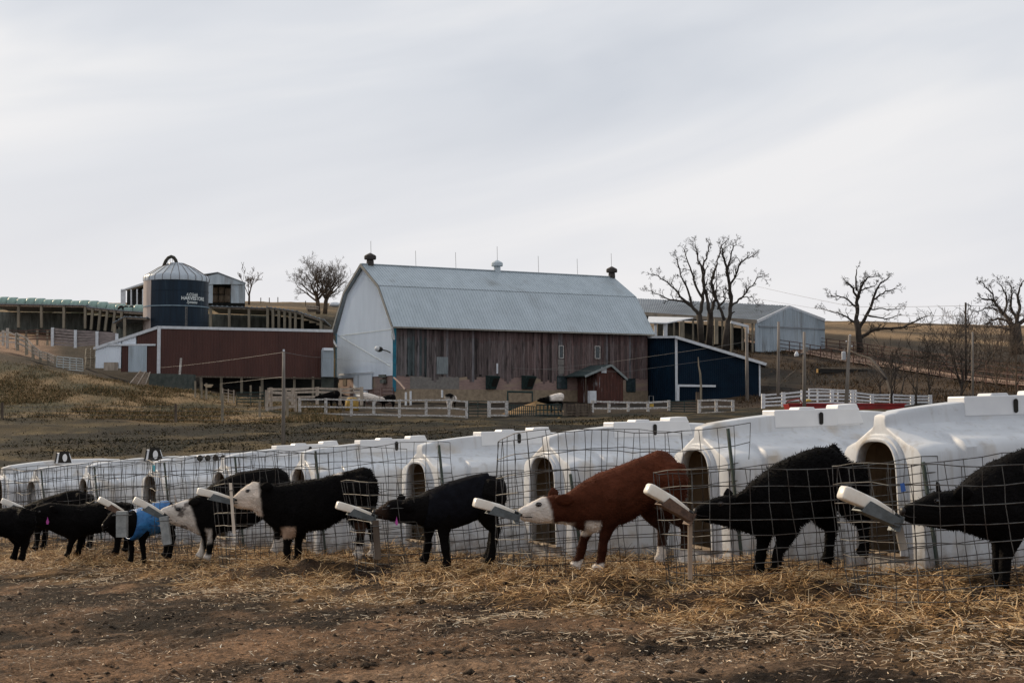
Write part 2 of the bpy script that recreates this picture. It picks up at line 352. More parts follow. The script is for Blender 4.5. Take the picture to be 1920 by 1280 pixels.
# clods
def clods():
    n = 6000; y = np.exp(RNG.uniform(math.log(5.6), math.log(15), n)); x = RNG.uniform(-.4, .4, n)*y
    ok = RNG.random(n) < sst(fbm(x*.8+30, y*1.1, 3), .4, .62)+.08; x = x[ok]; y = y[ok]; n = len(x); z = gz(x, y)
    s = RNG.gamma(1.6, .005, n)+.003; base = np.array([(1, 0, 0), (0, 1, 0), (-1, 0, 0), (0, -1, 0), (0, 0, 1), (0, 0, -.6)], float)
    V = np.stack([x, y, z], -1)[:, None, :]+base[None]*s[:, None, None]*RNG.uniform(.6, 1.5, (n, 6, 1))*np.array([1.2, 1.2, .75])
    fc = np.array([(0, 1, 4), (1, 2, 4), (2, 3, 4), (3, 0, 4), (1, 0, 5), (2, 1, 5), (3, 2, 5), (0, 3, 5)])
    Q = (np.arange(n)*6)[:, None, None]+fc[None]
    o = bigmesh('dirt_clods', V.reshape(-1, 3), Q.reshape(-1, 3), MG, np.repeat(rc(n, [(.04, .03, .023), (.07, .05, .035), (.11, .08, .055)]), 6, 0), kind='stuff', tri=True)
    o['label'] = 'small dark clods of dirt strewn over the yard'
clods()
# dry grass on the bank and field
MGR = mat('dry_grass_blades', (1, 1, 1), (.7, .7, .7), rough=.85, scale=2, col=True, spec=.1)
def grass(name, n, px0, px1, d0, d1, h, wdt, pal, wt, nlo, nhi, label, fs=.3, el=.75):
    px = RNG.uniform(px0, px1, n); y = RNG.uniform(d0, d1, n); x = (px-960)/F*y
    f = fbm(x*fs, y*fs*.8, 4); ok = RNG.random(n) < sst(f, nlo, nhi)+.12; x = x[ok]; y = y[ok]; f = f[ok]; n = len(x)
    o = strands(name, x, y, gz(x, y)-.03, RNG.uniform(.5, 1.2, n)*h*(.6+f), RNG.uniform(.6, 1.4, n)*wdt, RNG.uniform(0, 2*PI, n), RNG.normal(el, .35, n), rc(n, pal, wt), .35, MGR); o['label'] = label
grass('tall_dry_grass', 95000, -60, 640, 86, 116, .22, .035, [(.24, .165, .08), (.14, .10, .048), (.06, .058, .026), (.32, .215, .12)], [.25, .27, .36, .12], .40, .60, 'tall dry tan and green grass on the bank below the red shed')
grass('meadow_grass', 110000, -60, 1250, 33, 86, .12, .045, [(.03, .026, .011), (.06, .043, .018), (.016, .017, .008), (.10, .07, .032)], [.40, .25, .25, .10], .46, .60, 'short dark matted grass in the field behind the hutches', .2, .35)
grass('hillside_grass', 26000, 1380, 1960, 112, 190, .35, .05, [(.09, .055, .03), (.05, .035, .02), (.16, .10, .055)], [.4, .45, .15], .4, .6, 'dry brown grass on the slope behind the white board fence', .15)

# gravel road on the right hill
MRO = mat('pale_gravel', (.30, .19, .13), (.17, .11, .075), rough=.95, scale=6, detail=8, bump=.4)
road = MB(); prev = None
for px, py, d in ((1330, 632, 172), (1400, 641, 160), (1450, 652, 148), (1500, 660, 143), (1560, 668, 140), (1630, 680, 137), (1700, 692, 134), (1780, 705, 130), (1860, 716, 126), (1960, 727, 122)):
    d = gdist(px, py, 110); x_ = (px-960)/F*d; cur = []
    for o_ in np.linspace(-6, 6, 7):
        yy = d+o_; xx = x_; cur.append((xx, yy, G(xx, yy)+.12))
    if prev:
        for q in range(1, 9):
            pass
        for i in range(6): road.quad(prev[i], cur[i], cur[i+1], prev[i+1])
    prev = cur
road.build('gravel_road', MRO, kind='structure', smooth=True)

# ------------------------------------------------------------------ materials used near
MPL = mat('white_plastic', (.57, .59, .615), (.47, .49, .52), rough=.42, scale=2.5, bump=.05, bscale=6, spec=.45, c3=(.36, .29, .20), s3=2.6, r3=(.56, .80))
def add_splash(m, col, top=.42):
    t = m.node_tree; bs = t.nodes['Principled BSDF']; src = bs.inputs['Base Color'].links[0].from_socket; Nn = t.nodes.new; Ll = t.links.new
    tcn = Nn('ShaderNodeTexCoord'); sp = Nn('ShaderNodeSeparateXYZ'); Ll(tcn.outputs['Object'], sp.inputs[0])
    hm = Nn('ShaderNodeMapRange'); hm.inputs[1].default_value = 0; hm.inputs[2].default_value = top; hm.inputs[3].default_value = .36; hm.inputs[4].default_value = 0; Ll(sp.outputs[2], hm.inputs[0])
    nn = Nn('ShaderNodeTexNoise'); nn.inputs['Scale'].default_value = 6; nn.inputs['Detail'].default_value = 8; nn.inputs['Roughness'].default_value = .75; 
    oi = Nn('ShaderNodeObjectInfo'); rs = Nn('ShaderNodeMath'); rs.operation = 'MULTIPLY'; rs.inputs[1].default_value = 37; Ll(oi.outputs['Random'], rs.inputs[0]); cx = Nn('ShaderNodeCombineXYZ')
    for i_ in range(3): Ll(rs.outputs[0], cx.inputs[i_])
    mpn_ = Nn('ShaderNodeMapping'); Ll(tcn.outputs['Object'], mpn_.inputs[0]); Ll(mpn_.outputs[0], nn.inputs[0])
    ad = Nn('ShaderNodeMath'); ad.operation = 'ADD'; Ll(hm.outputs[0], ad.inputs[0]); Ll(nn.outputs[0], ad.inputs[1])
    mk = Nn('ShaderNodeMapRange'); mk.inputs[1].default_value = .58; mk.inputs[2].default_value = .86; mk.inputs[4].default_value = .85; Ll(ad.outputs[0], mk.inputs[0])
    mm = Nn('ShaderNodeMix'); mm.data_type = 'RGBA'; Ll(mk.outputs[0], mm.inputs[0]); Ll(src, mm.inputs[6]); mm.inputs[7].default_value = (*col, 1)
    # thin vertical run marks
    mp2 = Nn('ShaderNodeMapping'); mp2.inputs['Scale'].default_value = (9, 9, .7); Ll(tcn.outputs['Object'], mp2.inputs[0]); n2 = Nn('ShaderNodeTexNoise'); n2.inputs['Scale'].default_value = 1.6; n2.inputs['Detail'].default_value = 6; Ll(mp2.outputs[0], n2.inputs[0])
    k2 = Nn('ShaderNodeMapRange'); k2.inputs[1].default_value = .55; k2.inputs[2].default_value = .78; k2.inputs[4].default_value = .5; Ll(n2.outputs[0], k2.inputs[0])
    m2 = Nn('ShaderNodeMix'); m2.data_type = 'RGBA'; Ll(k2.outputs[0], m2.inputs[0]); Ll(mm.outputs[2], m2.inputs[6]); m2.inputs[7].default_value = (.30, .27, .23, 1); Ll(m2.outputs[2], bs.inputs['Base Color'])
    for q_ in t.nodes:
        if q_.bl_idname == 'ShaderNodeMapping': Ll(cx.outputs[0], q_.inputs['Location'])
add_splash(MPL, (.16, .115, .075))
MPI = mat('light_tinted_inner_plastic', (.34, .26, .18), (.18, .13, .085), rough=.7, scale=2)  # brown tone stands in for daylight filtering through the hutch shell
MPC = mat('cap_plastic', (.66, .67, .68), (.58, .59, .61), rough=.4, scale=3, spec=.45, c3=(.45, .38, .28), s3=3, r3=(.66, .85))
MDK = mat('dark_opening', (.02, .018, .015), rough=.9)
MWI = mat('galvanised_wire', (.11, .11, .105), (.05, .04, .033), rough=.65, scale=8, metal=.3, spec=.25, ramp=(.4, .6))
MTP = mat('green_steel_stake', (.05, .075, .065), (.03, .035, .03), rough=.6, scale=10)
MWD = mat('weathered_wood', (.42, .36, .30), (.24, .20, .165), rough=.9, scale=6, stretch=(1, 1, .15), bump=.3)
MDW = mat('dark_wood', (.14, .11, .085), (.06, .045, .035), rough=.95, scale=6, stretch=(1, 1, .15), bump=.3)
MWP = mat('white_painted_board', (.66, .67, .70), (.45, .45, .46), rough=.75, scale=5, bump=.2, ramp=(.3, .55))
MWF = mat('flaking_white_board', (.55, .54, .53), (.26, .23, .20), rough=.85, scale=9, bump=.2, ramp=(.38, .58))
MPO2 = mat('grey_stake_wood', (.30, .27, .23), (.16, .14, .12), scale=9, stretch=(1, 1, .2))
MBO = mat('milky_plastic', (.82, .79, .73), (.72, .66, .57), rough=.35, scale=7, spec=.4, c3=(.45, .33, .2), s3=5, r3=(.62, .8))
MHG = mat('grey_bracket', (.13, .15, .16), (.08, .09, .095), rough=.55, scale=12, metal=.3)
MHB = mat('rusty_bracket', (.16, .10, .07), (.07, .045, .035), rough=.7, scale=14, metal=.2)
MHZ = mat('zinc_channel', (.34, .36, .36), (.22, .235, .24), rough=.5, scale=14, metal=.5)
MRB = mat('black_rubber', (.015, .015, .015), rough=.6)
MBL = mat('blue_tag', (.03, .10, .34), rough=.5)
MTE = mat('teal_sticker', (.03, .35, .48), rough=.5)
MPK = mat('pink_tag', (.55, .10, .42), (.45, .08, .35), rough=.5)

# ------------------------------------------------------------------ calf hutch
def resample(pts, n):
    pts = np.array(pts, float); dl = np.r_[0, np.cumsum(np.linalg.norm(np.diff(pts, axis=0), axis=1))]
    t = np.linspace(0, dl[-1], n); return np.stack([np.interp(t, dl, pts[:, i]) for i in range(pts.shape[1])], -1)
def chaikin(p, it=2):
    p = [np.array(q, float) for q in p]
    for _ in range(it):
        r = [p[0]]
        for a, b in zip(p[:-1], p[1:]): r += [a*.75+b*.25, a*.25+b*.75]
        r.append(p[-1]); p = r
    return np.array(p)
def sectn(wb, ws, zs, zr, rt, rw):   # half-width base, shoulder, shoulder z, ridge foot z, ridge top z, ridge half-width -> 72 points of fixed meaning
    half = [resample(chaikin([(-wb, 0), (-wb*.995, .4), (-ws-.012, zs-.01), (-ws+.010, zs+.035), (-ws+.05, zs+.06), (-ws+.16, zs+.09)], 1), 20), resample([(-ws+.16, zs+.09), (-rw-.03, zr)], 6)[1:], resample(chaikin([(-rw-.03, zr), (-rw-.006, zr+.012), (-rw+.004, rt-.012), (-rw+.018, rt), (0, rt+.004)], 1), 14)[1:]]
    h = np.concatenate(half); m_ = h[::-1][1:].copy(); m_[:, 0] *= -1
    return np.concatenate([h, m_])
def hutch_mesh(vents):
    b = MB(); NB = 14
    def loopat(s, wb, ws, zs, zr, rt, rw, off=True):
        pr = sectn(wb, ws, zs, zr, rt, rw); pts = []
        for yy, zz in pr:
            o = 0
            if off:
                w1 = (float(sst(s, .32, .35))-float(sst(s, 1.05, 1.08))); w2 = (float(sst(s, 1.24, 1.27))-float(sst(s, 1.91, 1.94)))
                zz_ = float(sst(zz, .02, .05))*(1-float(sst(zz, 1.13, 1.18)))
                o = .06*(w1+w2)*zz_
                q = (float(sst(s, .42, .435))-float(sst(s, .97, .985)))*(float(sst(zz, .45, .465))-float(sst(zz, .86, .875)))
                o += .013*q*(1 if abs(yy) > .3 else 0)
            if abs(yy) > rw+.02: yy += math.copysign(o*.9, yy); zz += o*.5*float(sst(zz, .85, 1.0))
            pts.append((s, yy, zz))
        bot = [(s, a, 0) for a in np.linspace(wb, -wb, NB+2)[1:-1]]
        return pts+bot
    ss = sorted(set([round(v, 3) for v in list(np.linspace(.13, 2.08, 50))+[.31, .32, .328, .335, .342, .35, 1.05, 1.057, 1.065, 1.073, 1.08, 1.24, 1.247, 1.255, 1.263, 1.27, 1.91, 1.917, 1.925, 1.933, 1.94, .42, .435, .97, .985]]))
    rings = []
    # front face and raised door frame
    M = len(sectn(.55, .5, .95, 1.15, 1.3, .1)); half = M
    arch = []
    DW, DZ0, DZ1 = .262, .17, 1.10
    r_ = DW; path = [(-DW, DZ0)]+[(-DW, z_) for z_ in np.linspace(DZ0, DZ1-r_*.95, 8)[1:]]+[(-DW*math.copysign(abs(math.cos(a))**.66, math.cos(a)), DZ1-r_*.95+r_*.95*math.sin(a)**.76) for a in np.linspace(0, PI, 24)[1:-1]]+[(DW, DZ1-r_*.95)]+[(DW, z_) for z_ in np.linspace(DZ1-r_*.95, DZ0, 8)[1:]]
    path = [(a*(1+.16*(1-min(1, max(0, (z_-.1)/.9)))), z_) for a, z_ in path]
    pa = np.array(resample(path, 600)); an = np.unwrap(np.arctan2(pa[:, 1]-.55, pa[:, 0])); an = an if an[-1] < an[0] else an
    o_ = sectn(.53, .505, .985, 1.20, 1.29, .075); ao = np.unwrap(np.arctan2(o_[:, 1]-.55, o_[:, 0]))
    ao += round((an[0]-ao[0])/(2*PI))*2*PI; u_ = np.linspace(0, 1, 600)
    ti = np.interp(-ao, -an, u_) if an[-1] < an[0] else np.interp(ao, an, u_)
    ti = .93*ti+.07*np.linspace(0, 1, M); ap = np.stack([np.interp(ti, u_, pa[:, 0]), np.interp(ti, u_, pa[:, 1])], -1)
    def archloop(s, grow):
        c = np.array([0, .6]); pts = []
        for i, (yy, zz) in enumerate(ap):
            v = np.array([yy, zz])
            if zz > DZ1-r_*.95: c_ = np.array([0, DZ1-r_*.95]); d = v-c_; d /= np.linalg.norm(d)
            else: d = np.array([math.copysign(1, yy), 0.])
            v = v+d*grow; pts.append((s, v[0], v[1]-(0 if zz > .3 else grow*.0)))
        bw = abs(pts[0][1]); bot = [(s, a, pts[0][2]) for a in np.linspace(bw, -bw, NB+2)[1:-1]]
        return pts+bot
    rings.append(archloop(.03, .0)); rings.append(archloop(-.045, .0)); rings.append(archloop(-.05, .008)); rings.append(archloop(-.05, .022)); rings.append(archloop(-.03, .028)); rings.append(archloop(-.028, .05)); rings.append(archloop(-.0, .062))
    fr = loopat(0, .53, .505, .985, 1.20, 1.29, .075, off=False)
    A = np.array(rings[-1]); B = np.array(fr)
    for t in (.45, .9): rings.append([tuple(p) for p in (A*(1-t)+B*t)])
    rings.append(loopat(.008, .545, .52, .995, 1.205, 1.305, .085, off=False))
    rings.append(loopat(.04, .562, .54, 1.005, 1.21, 1.315, .10, off=False))
    rings.append(loopat(.085, .572, .55, 1.01, 1.21, 1.325, .105, off=False))
    for s in ss:
        t = s/2.1; rt = 1.325+.10*math.sin(min(1, t*1.7)*PI/2)-.02*float(sst(s, 1.7, 2.08))
        rings.append(loopat(s, .58, .56, 1.015+.02*math.sin(t*PI), 1.215+.04*math.sin(min(1, t*1.5)*PI/2), rt, .105+.01*t))
    last = np.array(rings[-1]); c = np.array([2.1, 0, .55])
    for t, s in ((.04, 2.11), (.3, 2.13), (.98, 2.14)):
        q = last*(1-t)+np.array([s, 0, .55])*t; q[:, 0] = s; rings.append([tuple(p) for p in q])
    b.loft(rings, cap=False)
    return b
def make_hutch(variant):
    root = thing('calf_hutch', 'x', 'calf hutch', (0, 0, 0))
    sh = hutch_mesh(0).build('shell', [MPL, MPI], root, smooth=True, local=True)
    sm = sh.modifiers.new('thickness', 'SOLIDIFY'); sm.thickness = .012; sm.offset = -1; sm.material_offset = 1; sh.data.flip_normals()
    sh.data.set_sharp_from_angle(angle=R(38))
    # flange along the foot
    fl = MB()
    for sgn in (-1, 1): fl.beam((.0, sgn*.595, .03), (2.1, sgn*.61, .03), .05, .035)
    fl.build('base_flange', MPC, root, local=True)
    if variant == 0:
        cp = MB(); W = .122
        def U(s0, s1, z0, z1, w):
            cp.add([(s0, -w, z0), (s0, -w+.01, z1), (s0, w-.01, z1), (s0, w, z0), (s1, -w, z0+.008), (s1, -w+.01, z1+.01), (s1, w-.01, z1+.01), (s1, w, z0+.008)], [(0, 1, 2, 3), (7, 6, 5, 4), (0, 4, 5, 1), (1, 5, 6, 2), (2, 6, 7, 3), (3, 7, 4, 0)])
        U(.72, 1.62, 1.285, 1.445, W)
        cap = cp.build('ridge_cap', MPC, root, local=True); bv = cap.modifiers.new('bevel', 'BEVEL'); bv.width = .009; bv.segments = 2
        tp = MB(); tp.add([(1.36, -W-.004, 1.30), (1.40, -W+.02, 1.485), (1.40, W-.02, 1.485), (1.36, W+.004, 1.30), (1.66, -W-.004, 1.31), (1.60, -W+.02, 1.495), (1.60, W-.02, 1.495), (1.66, W+.004, 1.31)], [(0, 1, 2, 3), (7, 6, 5, 4), (0, 4, 5, 1), (1, 5, 6, 2), (2, 6, 7, 3), (3, 7, 4, 0)])
        tp.add([(.98, -.09, 1.44), (1.0, -.09, 1.468), (1.0, .09, 1.468), (.98, .09, 1.44), (1.17, -.09, 1.442), (1.15, -.09, 1.47), (1.15, .09, 1.47), (1.17, .09, 1.442)], [(0, 1, 2, 3), (7, 6, 5, 4), (0, 4, 5, 1), (1, 5, 6, 2), (2, 6, 7, 3), (3, 7, 4, 0)])
        t_ = tp.build('cap_block', MPC, cap, local=True); bv = t_.modifiers.new('bevel', 'BEVEL'); bv.width = .008; bv.segments = 2
        for sg in (-1, 1):
            sl_ = MB(); pts = [(1.20+.022*math.cos(a), sg*(W+.002), 1.365+.022*math.sin(a)+(.035 if math.sin(a) >= 0 else -.035)) for a in np.linspace(0, 2*PI, 17)[:-1]]
            sl_.slab(pts, (0, sg, 0), .004); sl_.build('vent_slot', MDK, cap, local=True)
    elif variant == 1:
        for i, s in enumerate((.66, .78, .90, 1.02)):
            v = MB(); rg = [[(s+r*math.cos(a), -.122-dd, 1.355+r*math.sin(a)*.98) for a in np.linspace(0, 2*PI, 17)[:-1]] for r, dd in ((.054, 0), (.054, .012), (.048, .012))]
            v.loft(rg, cap=False); o = v.build('vent_ring', MPC, root, local=True)
            v = MB(); v.slab([(s+.047*math.cos(a), -.127, 1.355+.047*math.sin(a)) for a in np.linspace(0, 2*PI, 17)[:-1]], (0, -1, 0), .004); v.build('vent_hole', MDK, o, local=True)
    else:
        v = MB(); v.add([(.9, -.17, 1.36), (.95, -.11, 1.545), (.95, .11, 1.545), (.9, .17, 1.36), (1.2, -.17, 1.36), (1.15, -.11, 1.545), (1.15, .11, 1.545), (1.2, .17, 1.36)], [(0, 1, 2, 3), (7, 6, 5, 4), (0, 4, 5, 1), (1, 5, 6, 2), (2, 6, 7, 3), (3, 7, 4, 0)])
        cap = v.build('vent_box', MPC, root, local=True); bv = cap.modifiers.new('bevel', 'BEVEL'); bv.width = .01
        v = MB(); v.slab([(.895, -.135, 1.37), (.937, -.09, 1.575), (.937, .09, 1.575), (.895, .135, 1.37)], (-1, 0, .2), .012)
        v.slab([(.93, -.165, 1.37), (.975, -.12, 1.575), (1.125, -.12, 1.575), (1.17, -.165, 1.37)], (0, -1, .25), .012); v.build('vent_opening', MDK, cap, local=True)
        v = MB()
        for cx, cy in ((1.05, -.168),):
            v.slab([(cx+.04*math.cos(a), cy-.0, 1.46+.07*math.sin(a)) for a in np.linspace(0, 2*PI, 15)[:-1]], (0, -1, .2), .014)
        v.build('vent_disc', MPC, cap, local=True)
    return root
GH = 'white plastic calf hutches in a long row'
hut = {}
# k: (door px, depth, rotation, variant, label)
HL = {
 0: (1655, 11.2, 19, 0, 'nearest and largest white calf hutch, cut off by the right edge of the picture'),
 1: (1313, 12.8, 20, 0, 'white calf hutch behind the black calf with its tail tuft up'),
 2: (1025, 14.35, 25, 0, 'white calf hutch directly behind the brown calf'),
 3: (788, 16.0, 27, 0, 'white calf hutch behind the calf in the dark jacket'),
 4: (568, 17.6, 26, 0, 'white calf hutch with its arched door showing over the level white-faced black calf'),
 5: (420, 19.2, 28, 0, 'white calf hutch with ridge cap, its door behind the pair of white-faced calves'),
 6: (286, 20.8, 33, 1, 'white calf hutch with four round vent holes in its ridge and a teal sticker'),
 7: (163, 22.5, 30, 2, 'white calf hutch with a dark ridge vent box, left of the round-vented one'),
 8: (62, 24.6, 34, 3, 'plain humped white calf hutch between the two with dark vent boxes'),
 9: (3, 25.2, 32, 2, 'leftmost white calf hutch, with a dark vent box on top')}
protos = {}
def hz(x, y): return float(near(x, y)+.0) if y < 26 else G(x, y)
for k, (px, d, th, va, lb) in HL.items():
    if va not in protos: o = protos[va] = make_hutch(va) if va < 3 else None
    if va == 3:
        o = thing('calf_hutch', 'x', 'calf hutch', (0, 0, 0)); src = [c for c in COL.objects if c.parent == protos[0] and c.name.startswith(('shell', 'base_flange'))]
        for c in src: q = c.copy(); COL.objects.link(q); q.parent = o
    elif protos[va].get('used'): o = copy_tree(protos[va]); o['used'] = 0
    else: o = protos[va]
    protos[va] = protos[va] or o
    o['used'] = 1
    x_ = xat(px, d, 950); o.location = (x_, d, hz(x_, d)-.02+(.07 if k == 9 else 0)); o.rotation_euler = (R(random.uniform(-1, 1)), R(random.uniform(-1, .5)), R(th)); tag(o, lb, 'calf hutch', GH); hut[k] = o
for o in hut.values():
    if 'used' in o: del o['used']
st_ = MB(); st_.box((.0, -.02, 1.22), (.012, .11, .09)); st_.build('sticker', MTE, hut[6], local=True)
# rear row tops that peep over the ridge
# ------------------------------------------------------------------ wire pens
def make_pen(k, h, Lf, rows_, shear=0., wj=.006, half=.56, base=None, rz=None, near_end=.2, label='', stake_x=.12):
    if base is None: base = hut[k].location; rz = hut[k].rotation_euler.z
    root = thing('wire_pen', label, 'pen', base, rz, 'welded wire calf pens')
    cz_, sz_ = math.cos(rz), math.sin(rz)
    for L_t in np.arange(.9, 3.2, .02):      # pen length: how far its rounded front end reaches
        lx, ly = -L_t, -half*.35
        wx, wy = base.x+lx*cz_-ly*sz_, base.y+lx*sz_+ly*cz_
        if 960+F*wx/wy <= Lf: break
    Lf = float(L_t)
    rr = .38
    path = [(near_end, -half)]+[(x_, -half) for x_ in np.arange(near_end-.1, -Lf+rr, -.1)]
    path += [(-Lf+rr-rr*math.sin(a), -half+rr-rr*math.cos(a)) for a in np.linspace(0, PI/2, 6)]
    path += [(-Lf+rr-rr*math.cos(a), half-rr+rr*math.sin(a)) for a in np.linspace(0, PI/2, 6)]
    path += [(x_, half) for x_ in np.arange(-Lf+rr+.1, near_end, .1)]
    tot = sum(math.dist(a, b) for a, b in zip(path[:-1], path[1:])); nv_ = int(tot/.155)+1
    pp = resample(path, nv_); zs = rows_
    b = MB(); c, s_ = math.cos(rz), math.sin(rz)
    grid = []
    ph = random.uniform(0, 6)
    for i in range(nv_):
        colp = []
        wx, wy = base.x+pp[i][0]*c-pp[i][1]*s_, base.y+pp[i][0]*s_+pp[i][1]*c
        g0 = float(near(wx, wy))+.03-base.z
        top = 1+.03*math.sin(i*.45+ph)
        for z_ in zs:
            jx, jy = random.gauss(0, wj*.55)+.02*math.sin(i*.7+z_*4+ph), random.gauss(0, wj*.55)
            colp.append(Vector((pp[i][0]+jx-shear*z_, pp[i][1]+jy, g0+z_*top+random.gauss(0, wj*.6))))
        grid.append(colp)
    for j in range(len(zs)): b.tube([grid[i][j] for i in range(nv_)], .0034, 4)
    for i in range(nv_): b.tube(grid[i], .0031, 4)
    b.build('wire_mesh', MWI, root, local=True)
    sk = MB(); z0 = 0
    sk.beam((stake_x, -half-.03, -.1), (stake_x-.16, -half-.035, h+.12), .022, .022); sk.beam((stake_x-.13, -half-.06, h*.8), (stake_x-.13, -half+.03, h*.8), .012, .012)
    sk.build('stake', MTP, root, local=True)
    return root, pp
lowr = [.0, .08, .16, .24, .33, .43, .54, .66, .78, .90]; tall = [.0, .08, .17, .27, .38, .50, .63, .77, .92, 1.08, 1.25]
b10 = Vector((4.4, 9.75, near(4.4, 9.75)-.02))
make_pen(None, .85, 1664, lowr, .10, base=b10, rz=R(19), label='wire pen holding the black calf at the right edge of the picture', near_end=.3)
make_pen(0, .84, 1296, lowr, .08, label='low bent wire pen round the black calf with tail tuft, nearest to the middle right')
make_pen(1, 1.18, 966, tall, .02, label='tall wire pen round the brown white-faced calf')
make_pen(2, .84, 698, lowr, .14, label='low wire pen round the calf in the dark jacket')
make_pen(3, 1.2, 436, tall, .06, label='tall wire pen round the black calf with the white face held level')
make_pen(4, 1.22, 302, tall, .05, wj=.012, label='wire pen round the spotted calf just left of the middle white-faced one')
make_pen(5, 1.22, 176, tall, -.03, wj=.012, label='wire pen round the calf in the blue coat')
make_pen(6, 1.2, 54, tall, .05, wj=.012, label='wire pen round the two black calves left of the blue coat')
make_pen(7, 1.2, -20, tall, .0, wj=.012, label='wire pen in front of the hutch with a vent box right of the left edge')
make_pen(8, 1.2, -110, tall, .03, wj=.012, label='leftmost wire pen, cut off by the left edge of the picture')

# blue ribbon, coiled wire
# ------------------------------------------------------------------ milk bottles in their brackets
def rrect(x_, w, h, r=.35, n=3):
    pts = []
    for cx, cy, a0 in ((1, 1, 0), (-1, 1, PI/2), (-1, -1, PI), (1, -1, 1.5*PI)):
        for i in range(n+1):
            a = a0+PI/2*i/n; pts.append((x_, cx*(w/2*(1-r))+w/2*r*math.cos(a), cy*(h/2*(1-r))+h/2*r*math.sin(a)))
    return pts
def make_bottle(loc, q, sc, lb, bl, bm):
    root = thing('milk_bottle', lb, 'bottle', loc, 0, 'white milk bottles fixed to the pens'); root.rotation_mode = 'QUATERNION'; root.rotation_quaternion = q; root.scale = (sc,)*3
    b = MB(); b.loft([rrect(.03, .03, .03), rrect(.05, .055, .045), rrect(.12, .08, .062, .3), rrect(.2, .094, .082, .25), rrect(.40, .096, .088, .25), rrect(.425, .09, .082, .25), rrect(.435, .07, .064, .3)])
    sharp(b.build('bottle_body', MBO, root, local=True), 50)
    t = MB(); t.tube([(.035, 0, 0), (.01, 0, 0), (-.035, 0, -.003), (-.05, 0, -.004)], [.022, .02, .012, .009], 8); t.build('nipple', MRB, root, smooth=True, local=True)
    br = thing('bottle_bracket', bl, 'bracket', loc, 0, 'metal brackets carrying the milk bottles'); br.rotation_mode = 'QUATERNION'; br.rotation_quaternion = q; br.scale = (sc,)*3
    p = MB()
    for sg in (-1, 1):
        p.add([(.0, sg*.053, -.066), (.29, sg*.053, -.072), (.25, sg*.053, .012), (.0, sg*.053, -.012), (.0, sg*.060, -.066), (.29, sg*.060, -.072), (.25, sg*.060, .012), (.0, sg*.060, -.012)], [(0, 1, 2, 3), (7, 6, 5, 4), (0, 4, 5, 1), (1, 5, 6, 2), (2, 6, 7, 3), (3, 7, 4, 0)])
    p.box((.145, 0, -.066), (.29, .106, .008)); p.build('tray', bm, br, local=True)
    p = MB(); p.box((-.006, 0, -.045), (.01, .13, .10)); p.build('end_plate', bm, br, local=True)
    return root, br
# (upper end px,py), (lower end px,py), depth, bracket, label
BT = [((1577, 921), (1683, 968), 8.75, MHG, 'milk bottle furthest right, at the muzzle of the calf cut off by the picture edge', 'grey bracket carrying the rightmost milk bottle'),
      ((1213, 914), (1296, 962), 9.85, MHB, 'clean white milk bottle in front of the brown calf\'s hind legs', 'brownish bracket at the mouth of the black calf with tail tuft'),
      ((889, 941), (970, 962), 11.0, MHG, 'milk bottle the brown calf is drinking from', 'dark bracket below the bottle of the brown calf'),
      ((631, 946), (701, 966), 12.9, MHG, 'speckled milk bottle that the calf in the dark jacket sucks on', 'grey bracket in front of the calf in the dark jacket'),
      ((370, 920), (437, 935), 14.4, MHG, 'milk bottle at the nose of the white-faced black calf with level head', 'grey bracket next to the pale stake left of the level white face'),
      ((251, 936), (311, 966), 15.7, MHG, 'milk bottle at the nose of the spotted calf, right above the blue coat', 'blue grey bracket at the nose of the spotted calf'),
      ((193, 939), (236, 961), 16.2, MHB, 'short milk bottle with a brown bracket left of the blue coat', 'brown bracket left of the blue coat'),
      ((3, 938), (54, 958), 17.4, MHG, 'leftmost milk bottle with grey bracket over the back of the black calf', 'leftmost grey bracket over the back of the black calf')]
for (a, c, d, bm, lb, bl) in BT:
    lo = P(c[0], c[1], d+.06); up = P(a[0], a[1], d-.06); v = (up-lo); sc = min(1.35, max(.8, v.length/.435))
    make_bottle(lo, v.to_track_quat('X', 'Z'), sc, lb, bl, bm)
# stakes and channels that stand at the pen fronts
def upright(name, px, y0, y1, d, wd, m, lb, cat, lean=0):
    a = P(px, y1, d); b = P(px+lean, y0, d); o = thing(name, lb, cat, (a.x, a.y, a.z)); q = MB(); q.beam(a, b, wd, wd*.7); q.build('post', m, o)
    q = MB(); q.tube([a+(b-a)*.85+Vector((-wd*.8, -wd*.6, 0)), a+(b-a)*.85+Vector((wd*.8, -wd*.6, .005)), a+(b-a)*.85+Vector((wd*.8, wd*.6, 0)), a+(b-a)*.85+Vector((-wd*.8, wd*.6, 0)), a+(b-a)*.85+Vector((-wd*.8, -wd*.6, 0))], .004, 4); q.build('tie_wire', MWI, o); return o
upright('wooden_stake', 1294, 962, 1086, 9.95, .03, mat('pale_wood', (.36, .28, .21), (.22, .17, .13), scale=9, stretch=(1, 1, .2)), 'pale wooden stake at the front corner of the bent wire pen', 'stake')
upright('wooden_stake', 1694, 975, 1030, 8.8, .045, MPO2, 'short thick whitewashed stake under the rightmost milk bottle', 'stake', -12)
upright('wooden_stake', 709, 975, 1048, 12.9, .055, MDW, 'grey weathered stake in front of the nose of the jacketed calf', 'stake', -5)
upright('wooden_stake', 439, 905, 1000, 14.4, .028, mat('bleached_wood', (.70, .62, .52), (.5, .43, .36), scale=9, stretch=(1, 1, .2)), 'thin bleached stick beside the level white-faced calf', 'stick', -7)
upright('metal_channel', 229, 958, 1006, 15.9, .115, MHZ, 'wide grey metal channel hanging left of the blue coat', 'channel')
upright('metal_channel', 314, 968, 1020, 15.6, .09, MHZ, 'grey metal channel below the nose of the spotted calf', 'channel', -7)
